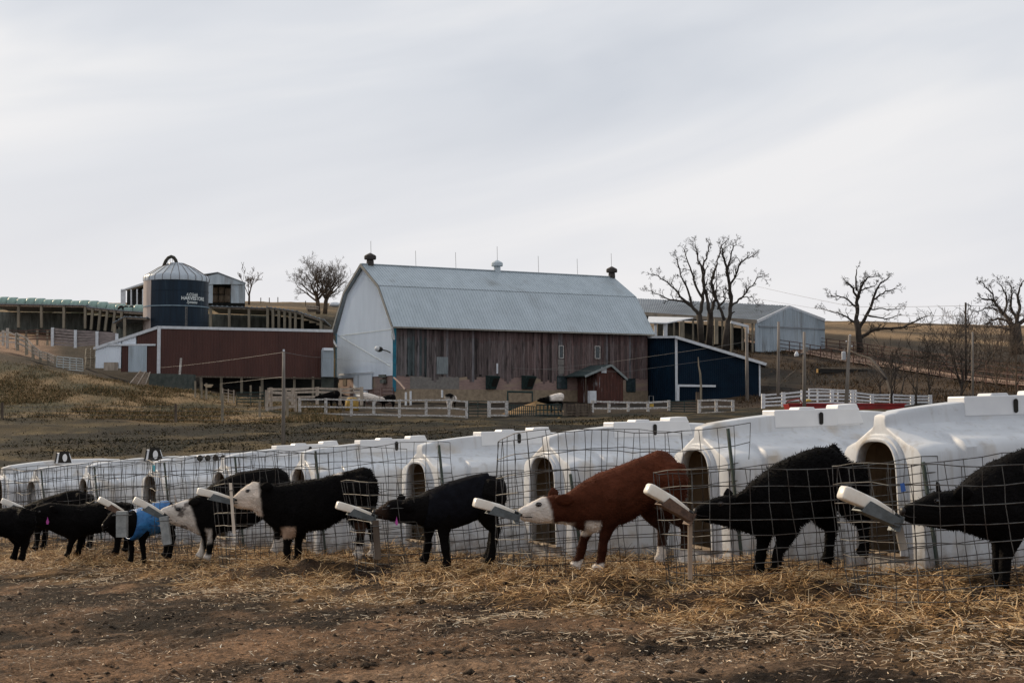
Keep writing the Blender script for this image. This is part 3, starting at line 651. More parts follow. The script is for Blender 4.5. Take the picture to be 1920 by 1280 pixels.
upright('wooden_stake', 60, 966, 1012, 17.4, .05, mat('tan_wood', (.5, .4, .32), (.36, .28, .22), scale=9), 'thin tan stake below the leftmost milk bottle', 'stake', -6)
q = MB(); a = P(1691, 906, 8.6); q.loft([[(a.x-.012+r_*.012, a.y+r_*.02, a.z), (a.x+.014+r_*.01, a.y+.01, a.z+.004), (a.x+.028, a.y+.012, a.z-.045), (a.x-.004, a.y, a.z-.052)] for r_ in (0, .3)]); tag(q.build('ribbon', MBL), 'small blue ribbon tied to the wire above the rightmost bottle', 'ribbon')
# ------------------------------------------------------------------ calves
def coatmat(name, rough=.8):
    return mat(name, (1, 1, 1), (.72, .72, .72), rough=rough, scale=14, detail=6, col=True, spec=.06, bump=.35, bscale=60, stretch=(.5, 1, 1))
MCO = coatmat('calf_coat'); MFU = mat('calf_fur', (1, 1, 1), (.8, .8, .8), rough=.85, scale=20, col=True, spec=.04)
MEY = mat('dark_eye', (.008, .008, .012), rough=.12, spec=.8); MNO = mat('nose_skin', (.018, .014, .014), rough=.5, spec=.3)
def evalmesh(o):
    dg = bpy.context.evaluated_depsgraph_get(); me = bpy.data.meshes.new_from_object(o.evaluated_get(dg)); return me
def seg_rad(pts, rad):  # densify leg path
    P_, R_ = [], []
    for i in range(len(pts)-1):
        for t in (0, .5): P_.append(tuple(pts[i][k]*(1-t)+pts[i+1][k]*t for k in range(3))); R_.append(rad[i]*(1-t)+rad[i+1]*t)
    P_.append(tuple(pts[-1])); R_.append(rad[-1]); return P_, R_
FR = [.092, .070, .044, .031, .035, .028, .033, .040]      # front leg radii: shoulder .. hoof
HR = [.125, .108, .072, .043, .032, .031, .034, .041]
def calf(name, label, cat, rings, fl, hl, gy, d, pxr, phi, colf, ears=(), eyes=(), tail=None, place=None, group='calves drinking from the bottles', vox=.0125, fur=9000, bw=1.0, furlen=.03, nose=True, legscale=1.0, hw=None):
    s = F/d; cp = math.cos(phi)
    X = lambda px: (pxr-px)/(s*cp)
    Zf = lambda py: (gy-py)/s
    if place is None:
        loc = P(pxr, gy, d); rz = PI+phi; sc = 1
    else: loc, rz, sc = place
    root = thing(name, label, cat, loc, rz, group); root.scale = (sc,)*3
    b = MB(); n = len(rings); hwl = hw or [.085, .135, .165, .175, .18, .19, .20, .195, .175, .145, .105, .088, .088, .080, .058, .045, .036]
    rr = []
    for i, (px, t, bt) in enumerate(rings):
        w_ = np.interp(i/(n-1), np.linspace(0, 1, len(hwl)), hwl)*bw; cz = (Zf(t)+Zf(bt))/2; hh = (Zf(t)-Zf(bt))/2
        rg = []
        for j in range(20):
            a = 2*PI*j/20; ca, sa = math.cos(a), math.sin(a)
            ww = w_*(1-.18*max(0, sa)) if i < n*.6 else w_*(1-.12*max(0, -sa))
            rg.append((X(px), ww*math.copysign(abs(ca)**.85, ca), cz+hh*math.copysign(abs(sa)**.92, sa)))
        rr.append(rg)
    b.loft(rr)
    def leg(pts, rad, side, spread):
        q = [(X(p[0]), side*spread*(1.28, 1.14, 1.02)[min(i, 2)], Zf(p[1])) for i, p in enumerate(pts)]; q = [(q[0][0]-.03, q[0][1]*.85, q[0][2]+.13)]+q; rad = [rad[0]*.62]+list(rad)
        q2, r2 = seg_rad(q, rad[:len(q)]); b.tube(q2, [r*legscale*1.22 for r in r2], 10)
    for pts, side in fl: leg(pts, fr_pick(len(pts), FR), side, .085*bw)
    for pts, side in hl: leg(pts, fr_pick(len(pts), HR), side, .085*bw)
    earl = []
    for (px, py, side, ex, ez, ln) in ears:   # root at px,py; pointing ex,ez
        base = Vector((X(px), side*.088, Zf(py))); dirv = Vector((ex, side*.5, ez)).normalized(); up = Vector((.3, 0, 1)); wv = dirv.cross(up).normalized()
        rgs = []
        for t, w_ in ((0, .020), (.2, .036), (.45, .049), (.7, .043), (.9, .024), (1, .006)):
            c = base+dirv*ln*t; nv = wv.cross(dirv).normalized()
            rgs.append([c+nv*w_*math.cos(a)+wv*(.009+.006*(1-t))*math.sin(a) for a in np.linspace(0, 2*PI, 11)[:-1]])
        earl.append(rgs)
    if tail: 
        q = [(X(p[0]), 0, Zf(p[1])) for p in tail]; b.tube(q, list(np.linspace(.028, .016, len(q)-1))+[.03], 8)
    tmp = b.build('tmp', MCO, local=True); rm = tmp.modifiers.new('r', 'REMESH'); rm.mode = 'VOXEL'; rm.voxel_size = vox; rm.use_smooth_shade = True
    sm = tmp.modifiers.new('s', 'SMOOTH'); sm.factor = .5; sm.iterations = 3
    me = evalmesh(tmp); bpy.data.objects.remove(tmp); me.name = 'body'
    o = bpy.data.objects.new('body', me); COL.objects.link(o); o.parent = root
    if not me.materials: me.materials.append(MCO)
    nv = len(me.vertices); co = np.empty(nv*3, np.float32); me.vertices.foreach_get('co', co); co = co.reshape(-1, 3)
    n0 = np.empty(nv*3, np.float32); me.vertices.foreach_get('normal', n0); n0 = n0.reshape(-1, 3)
    co = co+n0*((fbm(co[:, 0]*5.5+3, co[:, 2]*5.5+co[:, 1]*4, 3)-.5)*.034*np.clip(co[:, 2]*2, .25, 1))[:, None]
    me.vertices.foreach_set('co', co.astype(np.float32).ravel()); me.update()
    nm = np.empty(nv*3, np.float32); me.vertices.foreach_get('normal', nm); nm = nm.reshape(-1, 3)
    jit = (fbm(co[:, 0]*9, co[:, 2]*9+co[:, 1]*5, 3)-.5)*.05
    pxv = pxr-(co[:, 0]+jit)*s*cp; pyv = gy-(co[:, 2]+jit)*s
    C = colf(pxv, pyv, co[:, 1], co); C = C*(.8+.4*fbm(co[:, 0]*14, co[:, 2]*22+co[:, 1]*9, 3))[:, None]
    ca = me.color_attributes.new('Col', 'FLOAT_COLOR', 'POINT'); ca.data.foreach_set('color', np.c_[C, np.ones(nv)].astype(np.float32).ravel())
    me.polygons.foreach_set('use_smooth', [True]*len(me.polygons))
    if fur:
        i = RNG.integers(0, nv, fur); p = co[i]+RNG.normal(0, .005, (fur, 3)); N_ = nm[i]
        headw = 1-.65*sst(-pxv[i], -(rings[-6][0]), -(rings[-9][0])) if n > 9 else 1
        hfac = np.where(pxv[i] < rings[-5][0], .35, 1.0)*np.where(co[i][:, 2] < .3, .55, 1)
        dr = N_*.75+np.array([-.55, 0, -.55])+RNG.normal(0, .25, (fur, 3)); dr /= np.linalg.norm(dr, axis=1)[:, None]
        ln = RNG.uniform(.5, 1.25, fur)*furlen*hfac; sd_ = np.cross(dr, N_+RNG.normal(0, .3, (fur, 3))); sd_ /= np.linalg.norm(sd_, axis=1)[:, None]+1e-6
        w_ = .0028+.10*furlen*RNG.random(fur)
        V = np.stack([p-sd_*w_[:, None]-N_*.004, p+sd_*w_[:, None]-N_*.004, p+dr*ln[:, None]], 1).reshape(-1, 3)
        bigmesh('fur', V, np.arange(fur*3).reshape(-1, 3), MFU, np.repeat(C[i]*RNG.uniform(.8, 1.35, (fur, 1)), 3, 0), parent=root, tri=True, kind='stuff')
    for (px, py, side, lat) in eyes:
        q = MB(); q.sphere((X(px), side*(lat-.001), Zf(py)), .0145, 10, 7, (1, .6, .8)); q.build('eye', MEY, root, smooth=True, local=True)
        q = MB(); q.tube([(X(px)+.022*math.cos(a), side*(lat-.003), Zf(py)+.014*math.sin(a)) for a in np.linspace(0, 2*PI, 13)], .0045, 5); q.build('eyelid', MNO, root, smooth=True, local=True)
    for rgs in earl:
        q = MB(); pt = rgs[0][0]; ce = colf(np.array([pxr-pt.x*s*cp+4]), np.array([gy-pt.z*s]), np.array([pt.y]), np.array([[pt.x, pt.y, pt.z]]))[0]
        q.cur = tuple(ce*.85); q.loft(rgs); q.build('ear', MCO, root, smooth=True, local=True)
    if nose:
        for sd2 in (-1, 1):
            pts = []
            for k_, (rg, wf_) in enumerate(zip(rings[-1:-4:-1], (.03, .043, .054))): pts.append((X(rg[0])+(.004 if k_ == 0 else 0), sd2*wf_*bw*.93, Zf(rg[2]*.70+rg[1]*.30)))
            q = MB(); q.tube(pts, .0035, 4); q.build('mouth', MNO, root, local=True)
        r = rings[-1]; q = MB(); cz = (Zf(r[1])*.6+Zf(r[2])*.4)
        q.sphere((X(r[0])-.004, 0, cz), .032, 10, 7, (.55, 1, .85)); q.build('nose', MNO, root, smooth=True, local=True)
    return root, X, Zf
def fr_pick(n, rad): return [float(np.interp(i/(n-1), np.linspace(0, 1, len(rad)), rad)) for i in range(n)]
BLK = np.array((.0042, .0036, .0037)); BRN = np.array((.074, .022, .011)); WHT = np.array((.72, .66, .60)); RST = np.array((.05, .03, .022))
def solid(c, top=None):
    def f(px, py, y, co):
        C = np.tile(c, (len(px), 1)); return C
    return f
def mixw(C, m, c): m = np.clip(m, 0, 1)[:, None]; return C*(1-m)+np.array(c)*m
def below(v, t, s): return sst(v, t-s, t+s)

# black calf at the right edge
calf('black_calf', 'black calf cut off by the right edge of the picture, muzzle at the rightmost bottle', 'calf',
 [(2020, 880, 955), (2003, 852, 985), (1976, 840, 995), (1946, 840, 1000), (1918, 848, 1003), (1890, 857, 1010), (1863, 868, 1014), (1840, 883, 1008), (1815, 902, 999), (1790, 919, 993), (1768, 922, 991), (1745, 922, 989), (1722, 931, 984), (1703, 938, 980), (1690, 944, 976), (1683, 949, 968)],
 [([(1888, 960), (1884, 1000), (1880, 1025), (1873, 1045), (1872, 1062), (1872, 1076), (1870, 1086), (1866, 1097)], 1), ([(1895, 960), (1893, 1000), (1893, 1025), (1889, 1045), (1889, 1060), (1888, 1074), (1886, 1082), (1882, 1090)], -1)],
 [([(1985, 930), (1978, 975), (1992, 1000), (2004, 1015), (1999, 1040), (1996, 1060), (1993, 1072), (1988, 1084)], 1), ([(1975, 930), (1965, 975), (1975, 1000), (1985, 1015), (1981, 1040), (1979, 1058), (1976, 1068), (1972, 1078)], -1)],
 1096, 9.4, 1850, R(14), solid(BLK*1.0), ears=[(1772, 926, 1, -.6, .1, .12), (1770, 926, -1, -.3, .3, .12)], eyes=[(1742, 938, 1, .075)], fur=15000, furlen=.013)
# black calf with tail tuft
calf('black_calf', 'shaggy black calf with a tuft at the tail head, second calf from the right', 'calf',
 [(1607, 898, 925), (1600, 874, 938), (1585, 855, 946), (1565, 842, 950), (1542, 842, 962), (1515, 848, 976), (1490, 856, 988), (1462, 869, 997), (1437, 886, 1005), (1416, 900, 1004), (1396, 916, 997), (1375, 928, 989), (1355, 925, 985), (1335, 930, 980), (1318, 938, 976), (1304, 946, 971), (1298, 951, 965)],
 [([(1466, 960), (1463, 995), (1458, 1015), (1447, 1034), (1446, 1046), (1445, 1056), (1443, 1064), (1438, 1072)], 1), ([(1446, 960), (1442, 995), (1440, 1015), (1436, 1034), (1434, 1046), (1433, 1056), (1432, 1062), (1429, 1069)], -1)],
 [([(1588, 905), (1592, 945), (1606, 965), (1617, 983), (1619, 1004), (1620, 1020), (1619, 1032), (1613, 1042)], 1), ([(1560, 905), (1556, 955), (1566, 978), (1576, 994), (1573, 1015), (1571, 1032), (1570, 1045), (1564, 1058)], -1)],
 1068, 10.75, 1470, R(16), solid(BLK*.9), ears=[(1368, 932, 1, -.8, -.1, .12), (1366, 929, -1, -.6, .05, .12)], eyes=[(1340, 942, 1, .075)],
 tail=[(1566, 846), (1572, 838), (1580, 848), (1586, 868)], fur=17000, furlen=.026)
# brown calf
def c7(px, py, y, co):
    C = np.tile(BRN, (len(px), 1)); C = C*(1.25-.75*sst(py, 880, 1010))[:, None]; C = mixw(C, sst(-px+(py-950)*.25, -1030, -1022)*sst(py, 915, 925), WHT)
    C = mixw(C, sst(-px, -1078, -1056)*sst(px, 1030, 1040)*sst(py, 974, 979), WHT)
    C = mixw(C, sst(px, 1088, 1096)*(1-sst(px, 1116, 1122))*sst(py, 974, 984)*(1-sst(py, 999, 1004)), WHT)
    C = mixw(C, sst(py, 1027, 1031)*sst(px, 1180, 1200), WHT); C = mixw(C, sst(py, 1050, 1053)*(1-sst(px, 1180, 1200)), WHT)
    C = mixw(C, sst(px, 1225, 1235)*sst(py, 940, 948)*(1-sst(py, 952, 958))*(1-sst(px, 1248, 1255)), WHT)
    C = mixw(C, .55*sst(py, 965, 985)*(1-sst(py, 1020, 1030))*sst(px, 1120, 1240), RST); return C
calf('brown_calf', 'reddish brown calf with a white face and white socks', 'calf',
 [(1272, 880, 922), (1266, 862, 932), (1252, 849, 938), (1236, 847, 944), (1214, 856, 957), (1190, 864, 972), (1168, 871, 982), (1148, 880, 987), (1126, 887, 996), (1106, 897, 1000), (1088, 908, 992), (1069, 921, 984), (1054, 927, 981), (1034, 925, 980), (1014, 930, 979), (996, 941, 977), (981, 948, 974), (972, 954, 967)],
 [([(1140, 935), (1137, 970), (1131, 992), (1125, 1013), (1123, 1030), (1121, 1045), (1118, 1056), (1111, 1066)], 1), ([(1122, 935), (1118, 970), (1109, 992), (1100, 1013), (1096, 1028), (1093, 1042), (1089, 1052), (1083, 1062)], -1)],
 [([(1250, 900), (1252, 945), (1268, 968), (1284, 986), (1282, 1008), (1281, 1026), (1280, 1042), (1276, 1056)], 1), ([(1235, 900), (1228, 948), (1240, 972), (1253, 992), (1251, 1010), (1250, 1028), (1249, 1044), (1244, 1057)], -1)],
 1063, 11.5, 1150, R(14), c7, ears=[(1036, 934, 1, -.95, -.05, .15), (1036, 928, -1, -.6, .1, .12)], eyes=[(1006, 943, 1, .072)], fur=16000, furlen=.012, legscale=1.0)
# jacketed calf
R6 = [(945, 915, 938), (941, 903, 946), (925, 894, 954), (905, 893, 966), (880, 897, 979), (855, 903, 988), (830, 911, 990), (808, 919, 989), (790, 926, 985), (772, 932, 982), (756, 938, 980), (742, 935, 979), (728, 938, 975), (715, 947, 971), (706, 954, 967), (703, 958, 963)]
F6 = [([(836, 950), (830, 978), (828, 996), (829, 1015), (831, 1028), (833, 1040), (835, 1051), (831, 1062)], 1), ([(816, 950), (810, 978), (807, 996), (806, 1014), (805, 1026), (803, 1037), (801, 1046), (796, 1054)], -1)]
H6 = [([(915, 930), (908, 960), (914, 978), (924, 994), (921, 1012), (918, 1030), (915, 1046), (907, 1058)], 1), ([(922, 930), (916, 960), (921, 978), (930, 994), (926, 1012), (923, 1028), (920, 1042), (914, 1052)], -1)]
def c6(px, py, y, co): return mixw(np.tile(BLK*1.1, (len(px), 1)), sst(-px, -735, -712)*.6, (.06, .035, .025))
r6, X6, Z6 = calf('black_calf', 'slender black calf wearing a dark jacket, pink tag under its ear', 'calf', R6, F6, H6, 1061, 13.3, 820, R(14), c6,
 ears=[(752, 944, 1, -.75, -.45, .12), (750, 940, -1, -.5, .2, .12)], eyes=[(728, 948, 1, .072)], tail=[(935, 897), (944, 915), (943, 945), (943, 975)], fur=8000, furlen=.010)
jk = MB(); s6 = F/13.3; rgs = []
for (px, t, bt), w_ in zip([(907, 891, 968), (895, 892, 975), (880, 894.5, 982), (855, 901, 990), (830, 909, 992), (810, 917, 989), (797, 922, 984)], (.188, .192, .198, .206, .202, .185, .165)):
    cz = (Z6(t)+Z6(bt))/2; hh = (Z6(t)-Z6(bt))/2
    rgs.append([(X6(px+6*math.sin(a)), w_*(1-.15*max(0, math.sin(a)))*math.copysign(abs(math.cos(a))**.85, math.cos(a)), cz+hh*math.sin(a)) for a in np.linspace(0, 2*PI, 25)[:-1]])
jk.loft(rgs, cap=False); jo = jk.build('jacket', mat('charcoal_cloth', (.0085, .009, .012), (.0055, .0055, .007), rough=1, spec=.03, scale=12, bump=.5, bscale=9), r6, smooth=True, local=True)
m_ = jo.modifiers.new('t', 'SOLIDIFY'); m_.thickness = .012; m_.offset = 1
# white-faced black calf, level head
def c5(px, py, y, co):
    C = np.tile(BLK, (len(px), 1)); C = mixw(C, sst(-px+(py-925)*.12, -492, -486)*(1-sst(py, 962, 968)), WHT*np.array((1, .95, .9)))
    C = mixw(C, sst(py, 1019, 1024)*sst(px, 640, 655), WHT*.8); C = mixw(C, sst(px, 524, 530)*(1-sst(px, 551, 556))*sst(py, 984, 989)*(1-sst(py, 1004, 1008)), (.42, .30, .22))
    C = mixw(C, sst(px, 612, 618)*(1-sst(px, 634, 640))*(1-sst(py, 890, 894)), WHT*.8); C = mixw(C, .35*sst(px, 655, 664)*sst(py, 975, 985)*(1-sst(py, 1000, 1010))*(y > 0), (.16, .08, .05)); return C
calf('black_calf', 'black calf with a white face held level and white hind socks', 'calf',
 [(695, 905, 936), (691, 884, 945), (677, 878, 950), (655, 884, 962), (630, 890, 979), (605, 897, 993), (580, 901, 995), (556, 905, 1004), (537, 909, 1005), (520, 911, 996), (504, 908, 980), (490, 903, 966), (478, 901, 957), (463, 911, 953), (451, 922, 950), (443, 930, 946), (439, 935, 941)],
 [([(552, 960), (546, 990), (540, 1006), (538, 1020), (538, 1030), (539, 1038), (538, 1045), (534, 1053)], 1), ([(568, 960), (566, 990), (563, 1006), (561, 1020), (561, 1030), (561, 1038), (560, 1046), (556, 1054)], -1)],
 [([(668, 920), (660, 960), (664, 976), (672, 992), (670, 1006), (669, 1020), (668, 1032), (663, 1043)], 1), ([(682, 920), (680, 960), (687, 976), (696, 992), (698, 1008), (699, 1022), (699, 1036), (694, 1047)], -1)],
 1051, 14.7, 580, R(14), c5, ears=[(492, 912, 1, -.9, .05, .13), (488, 906, -1, -.6, .1, .12)], eyes=[(469, 919, 1, .072)], fur=15000, furlen=.022)
# spotted calf
def c4(px, py, y, co):
    C = np.tile(BLK, (len(px), 1)); C = mixw(C, sst(-px+(py-950)*.3, -364, -356)*1.0, WHT*.92)
    C = mixw(C, sst(fbm(co[:, 0]*16, co[:, 2]*16+co[:, 1]*8, 3), .56, .63)*(px < 362)*.8, (.05, .035, .03))
    C = mixw(C, np.exp(-((px-339)/5.5)**2-((py-952)/3.5)**2)*1.3, BLK*2)
    C = mixw(C, sst(px, 385, 390)*(1-sst(px, 397, 400))*sst(py, 988, 994)*(1-sst(py, 1012, 1018)), WHT*.7); C = mixw(C, sst(py, 1034, 1038)*(1-sst(px, 400, 410)), WHT*.8)
    C = mixw(C, sst(py, 1010, 1013)*sst(px, 480, 490), WHT*.85); return C
calf('spotted_calf', 'black calf with a mottled white face, partly behind the level white-faced calf', 'calf',
 [(536, 905, 938), (531, 890, 948), (516, 879, 958), (490, 879, 975), (465, 884, 989), (440, 889, 993), (415, 900, 998), (395, 911, 1005), (378, 925, 1004), (364, 934, 996), (350, 937, 990), (334, 941, 984), (321, 946, 977), (312, 951, 970), (307, 957, 964)],
 [([(408, 955), (402, 985), (398, 1000), (395, 1013), (394, 1022), (393, 1031), (392, 1037), (388, 1045)], 1), ([(396, 955), (391, 985), (388, 1000), (386, 1013), (384, 1022), (382, 1030), (380, 1037), (376, 1044)], -1)],
 [([(512, 925), (505, 960), (508, 975), (514, 990), (513, 1003), (512, 1015), (511, 1026), (507, 1036)], 1), ([(520, 925), (514, 960), (520, 975), (527, 990), (525, 1003), (524, 1015), (523, 1026), (519, 1036)], -1)],
 1046, 16.2, 420, R(15), c4, ears=[(357, 942, 1, -.8, .2, .13), (336, 944, -1, .2, .9, .10)], eyes=[(338, 953, 1, .078)], fur=9000, furlen=.018)
# calves at the far left
calf('black_calf', 'black calf with a purple ear tag, drinking from the leftmost bottle', 'calf',
 [(230, 955, 975), (225, 945, 985), (210, 941, 993), (188, 941, 998), (165, 944, 1002), (145, 947, 1008), (128, 946, 1010), (112, 944, 1001), (99, 943, 995), (86, 945, 991), (74, 948, 986), (64, 952, 979), (57, 957, 971)],
 [([(146, 975), (141, 998), (137, 1008), (134, 1017), (132, 1024), (131, 1030), (130, 1036), (127, 1042)], 1), ([(158, 975), (154, 998), (151, 1008), (149, 1017), (148, 1024), (147, 1030), (146, 1036), (143, 1042)], -1)],
 [([(212, 965), (208, 985), (211, 996), (216, 1006), (215, 1014), (214, 1022), (213, 1030), (210, 1038)], 1), ([(224, 965), (222, 985), (227, 996), (232, 1006), (231, 1014), (230, 1022), (229, 1030), (226, 1036)], -1)],
 1043, 18.0, 145, R(15), solid(BLK), ears=[(98, 950, 1, -.7, -.4, .12), (97, 946, -1, -.6, .05, .12)], eyes=[(80, 958, 1, .072)], fur=7000, furlen=.022)
calf('black_calf', 'black calf standing behind the one with the purple tag, only back and rump visible', 'calf',
 [(157, 940, 962), (153, 926, 972), (141, 919, 981), (122, 921, 986), (102, 927, 989), (82, 934, 989), (64, 941, 986), (50, 948, 980), (38, 953, 974), (28, 957, 970), (18, 961, 968), (10, 964, 968)],
 [([(78, 960), (75, 980), (73, 992), (72, 1002), (72, 1010), (71, 1016), (70, 1022), (67, 1028)], 1), ([(88, 960), (86, 980), (84, 992), (84, 1002), (83, 1010), (83, 1016), (82, 1022), (79, 1028)], -1)],
 [([(146, 945), (142, 972), (146, 986), (152, 998), (151, 1008), (150, 1016), (149, 1022), (146, 1028)], 1), ([(152, 945), (150, 972), (156, 986), (163, 998), (163, 1008), (162, 1016), (162, 1022), (159, 1028)], -1)],
 1030, 20.0, 90, R(15), solid(BLK), ears=[], eyes=[], tail=[(150, 923), (158, 938), (160, 960), (160, 985)], fur=4000, furlen=.022)
calf('black_calf', 'black calf cut off by the left picture edge, its rump by the leftmost bottle', 'calf',
 [(56, 966, 985), (53, 959, 999), (41, 953, 1010), (22, 952, 1012), (0, 954, 1005), (-25, 959, 1002), (-45, 965, 1004), (-65, 968, 1004), (-80, 972, 1000), (-92, 974, 992), (-105, 978, 990), (-118, 984, 992), (-126, 988, 992)],
 [([(-52, 980), (-56, 1002), (-58, 1012), (-60, 1022), (-61, 1030), (-62, 1038), (-63, 1044), (-66, 1050)], 1), ([(-62, 980), (-66, 1002), (-69, 1012), (-71, 1022), (-72, 1030), (-73, 1038), (-74, 1044), (-77, 1050)], -1)],
 [([(42, 975), (38, 998), (40, 1010), (43, 1020), (41, 1028), (40, 1036), (39, 1042), (36, 1049)], 1), ([(28, 975), (24, 998), (26, 1010), (29, 1020), (27, 1028), (25, 1036), (24, 1042), (21, 1050)], -1)],
 1050, 17.0, 0, R(15), solid(BLK), ears=[], eyes=[], fur=5000, furlen=.022)
# calf in the blue coat: turned towards the camera, head low
F3 = [([(836, 950), (830, 978), (828, 996), (829, 1015), (831, 1028), (833, 1040), (835, 1051), (831, 1062)], 1), ([(816, 950), (812, 978), (810, 996), (812, 1014), (813, 1026), (813, 1037), (812, 1050), (808, 1060)], -1)]
R3 = [(945, 915, 948), (941, 903, 962), (925, 894, 974), (905, 893, 981), (880, 897, 985), (855, 903, 988), (830, 911, 990), (808, 916, 989), (792, 915, 983), (778, 911, 975), (764, 906, 962), (748, 908, 958), (736, 917, 962), (726, 927, 966), (718, 936, 970), (714, 942, 968)]
l3 = P(268, 1052, 16.9)
r3_, X3, Z3 = calf('black_calf', 'black calf in a bright blue coat, turned towards the camera', 'calf', R3, F3, H6, 1061, 13.3, 840, 0, solid(BLK), ears=[(760, 915, 1, -.35, .1, .13), (760, 915, -1, -.35, .1, .13)], eyes=[(742, 921, 1, .08), (742, 921, -1, .08)], place=(l3, R(222), .82), fur=5000, furlen=.02)
jk = MB(); rgs = []
for (px, t, bt), w_ in zip([(907, 891, 972), (895, 892, 978), (880, 894, 984), (855, 900, 989), (830, 908, 993), (812, 912, 996), (800, 913, 992)], (.19, .196, .204, .212, .208, .20, .18)):
    cz = (Z3(t)+Z3(bt))/2; hh = (Z3(t)-Z3(bt))/2
    rgs.append([(X3(px+7*math.sin(a)), w_*math.copysign(abs(math.cos(a))**.85, math.cos(a)), cz+hh*math.sin(a)) for a in np.linspace(0, 2*PI, 25)[:-1]])
jk.loft(rgs, cap=False); jo = jk.build('blue_coat', mat('blue_nylon', (.02, .16, .40), (.012, .08, .24), rough=.45, scale=7, bump=.6, bscale=12, spec=.4), r3_, smooth=True, local=True)
m_ = jo.modifiers.new('t', 'SOLIDIFY'); m_.thickness = .012; m_.offset = 1
# ear tags
def eartag(parent, x_, y_, z_, m, w_=.028, h=.055):
    q = MB(); q.loft([[(x_+w_*cx*k_, y_+e, z_+cz*h) for cx, k_, cz in ((0, 1, .9), (.5, .8, .2), (1, 1, -.4), (.6, 1, -1), (-.6, 1, -1), (-1, 1, -.4), (-.5, .8, .2))] for e in (0, .004)]); return q.build('ear_tag', m, parent, local=True)
eartag(r6, X6(741), .13, Z6(973), MPK, .013, .042)
rt = [o for o in COL.objects if o.get('label', '').startswith('black calf with a purple')][0]
s2 = F/18.0; eartag(rt, (145-94)/(s2*math.cos(R(15))), .13, (1043-973)/s2, MPK, .018, .05)
# ================================================================== the farm behind
MSW = mat('white_steel', (.76, .82, .89), (.70, .76, .83), rough=.55, scale=1.2, spec=.35, stretch=(1, 1, .25))
MSB = mat('pale_blue_steel', (.46, .53, .59), (.34, .40, .45), rough=.55, scale=1.3, stretch=(1, 1, .2), c3=(.2, .2, .2), s3=.8, r3=(.55, .75))
MRF = mat('weathered_zinc_roof', (.43, .49, .53), (.37, .425, .46), rough=.5, scale=.8, metal=.25, spec=.4, stretch=(1, 1, .3), c3=(.20, .215, .215), s3=.4, r3=(.60, .85))
MR2 = mat('grey_metal_roof', (.24, .27, .30), (.16, .18, .20), rough=.5, scale=.6, metal=.25)
MTR = mat('white_trim', (.62, .65, .69), (.5, .52, .55), rough=.6, scale=3)
MRS = mat('maroon_steel', (.088, .034, .026), (.064, .025, .020), rough=.5, scale=1, spec=.3, stretch=(1, 1, .2))
MNV = mat('navy_steel', (.004, .016, .033), (.0025, .010, .022), rough=.6, scale=1, spec=.10)
MBD = mat('old_barn_boards', (1, 1, 1), (.55, .55, .55), rough=.9, scale=3, detail=7, col=True, stretch=(2, 2, .25), c3=(.10, .10, .11), s3=2.5, r3=(.55, .72))
MBK = mat('pink_brick', (.30, .21, .185), (.20, .14, .125), rough=.9, scale=5, detail=6, stretch=(.5, .5, 3), c3=(.30, .235, .17), s3=.35, r3=(.52, .62))
MST2 = mat('yellowed_stone', (.30, .235, .165), (.20, .155, .11), rough=.95, scale=3, detail=7, bump=.5)
MCN = mat('grey_stucco', (.21, .195, .18), (.15, .14, .13), rough=.95, scale=4)
MCD = mat('mossy_concrete', (.085, .095, .085), (.04, .05, .045), rough=.95, scale=2, detail=7)
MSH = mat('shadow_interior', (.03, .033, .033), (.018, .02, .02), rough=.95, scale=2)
MGW = mat('weathered_sheet', (.17, .18, .165), (.07, .08, .07), rough=.8, scale=.9, stretch=(3, 3, .6))
MGD = mat('dark_green_wood', (.022, .045, .042), (.012, .024, .024), rough=.8, scale=4)
MTL = mat('teal_trim', (.015, .16, .24), rough=.6)
MRW = mat('red_peeling_boards', (.10, .037, .028), (.055, .026, .022), rough=.85, scale=3, detail=7, stretch=(3, 3, .4), c3=(.34, .33, .34), s3=1.5, r3=(.60, .66))
MSG = mat('dark_shingles', (.035, .055, .055), (.02, .028, .03), rough=.9, scale=5)
MGL = mat('dusty_glass', (.045, .065, .075), (.02, .03, .035), rough=.2, spec=.5, scale=3)
MSI = mat('blue_silo_steel', (.007, .022, .042), (.003, .010, .020), rough=.5, spec=.22, scale=1.2, detail=6, stretch=(2, 2, .12), c3=(.03, .052, .07), s3=1.6, r3=(.6, .75))
MPS = mat('pale_post', (.27, .235, .18), (.15, .13, .10), rough=.9, scale=3, stretch=(1, 1, .2))
MRP = mat('rusty_pipe', (.12, .06, .045), (.06, .035, .03), rough=.8, scale=3)
MBG = mat('green_wrap', (.22, .33, .29), (.16, .25, .22), rough=.35, spec=.5, scale=2)
MHY = mat('yellow_hay', (.42, .27, .10), (.25, .15, .06), rough=.95, scale=4, detail=8, bump=.6)
MRD = mat('red_paint', (.30, .018, .018), (.2, .015, .015), rough=.45, scale=2)
MPO = mat('utility_pole_wood', (.27, .24, .215), (.13, .115, .10), rough=.9, scale=4, stretch=(1, 1, .12), bump=.3)
MWR = mat('wire_dark', (.12, .12, .12), rough=.6)
MWL = mat('wire_light', (.2, .19, .18), rough=.6)
MBA = mat('bark', (.055, .045, .037), (.028, .023, .02), rough=.95, scale=2, detail=6, bump=.4)
MBT = mat('tan_bark', (.12, .09, .065), (.07, .05, .038), rough=.95, scale=2)

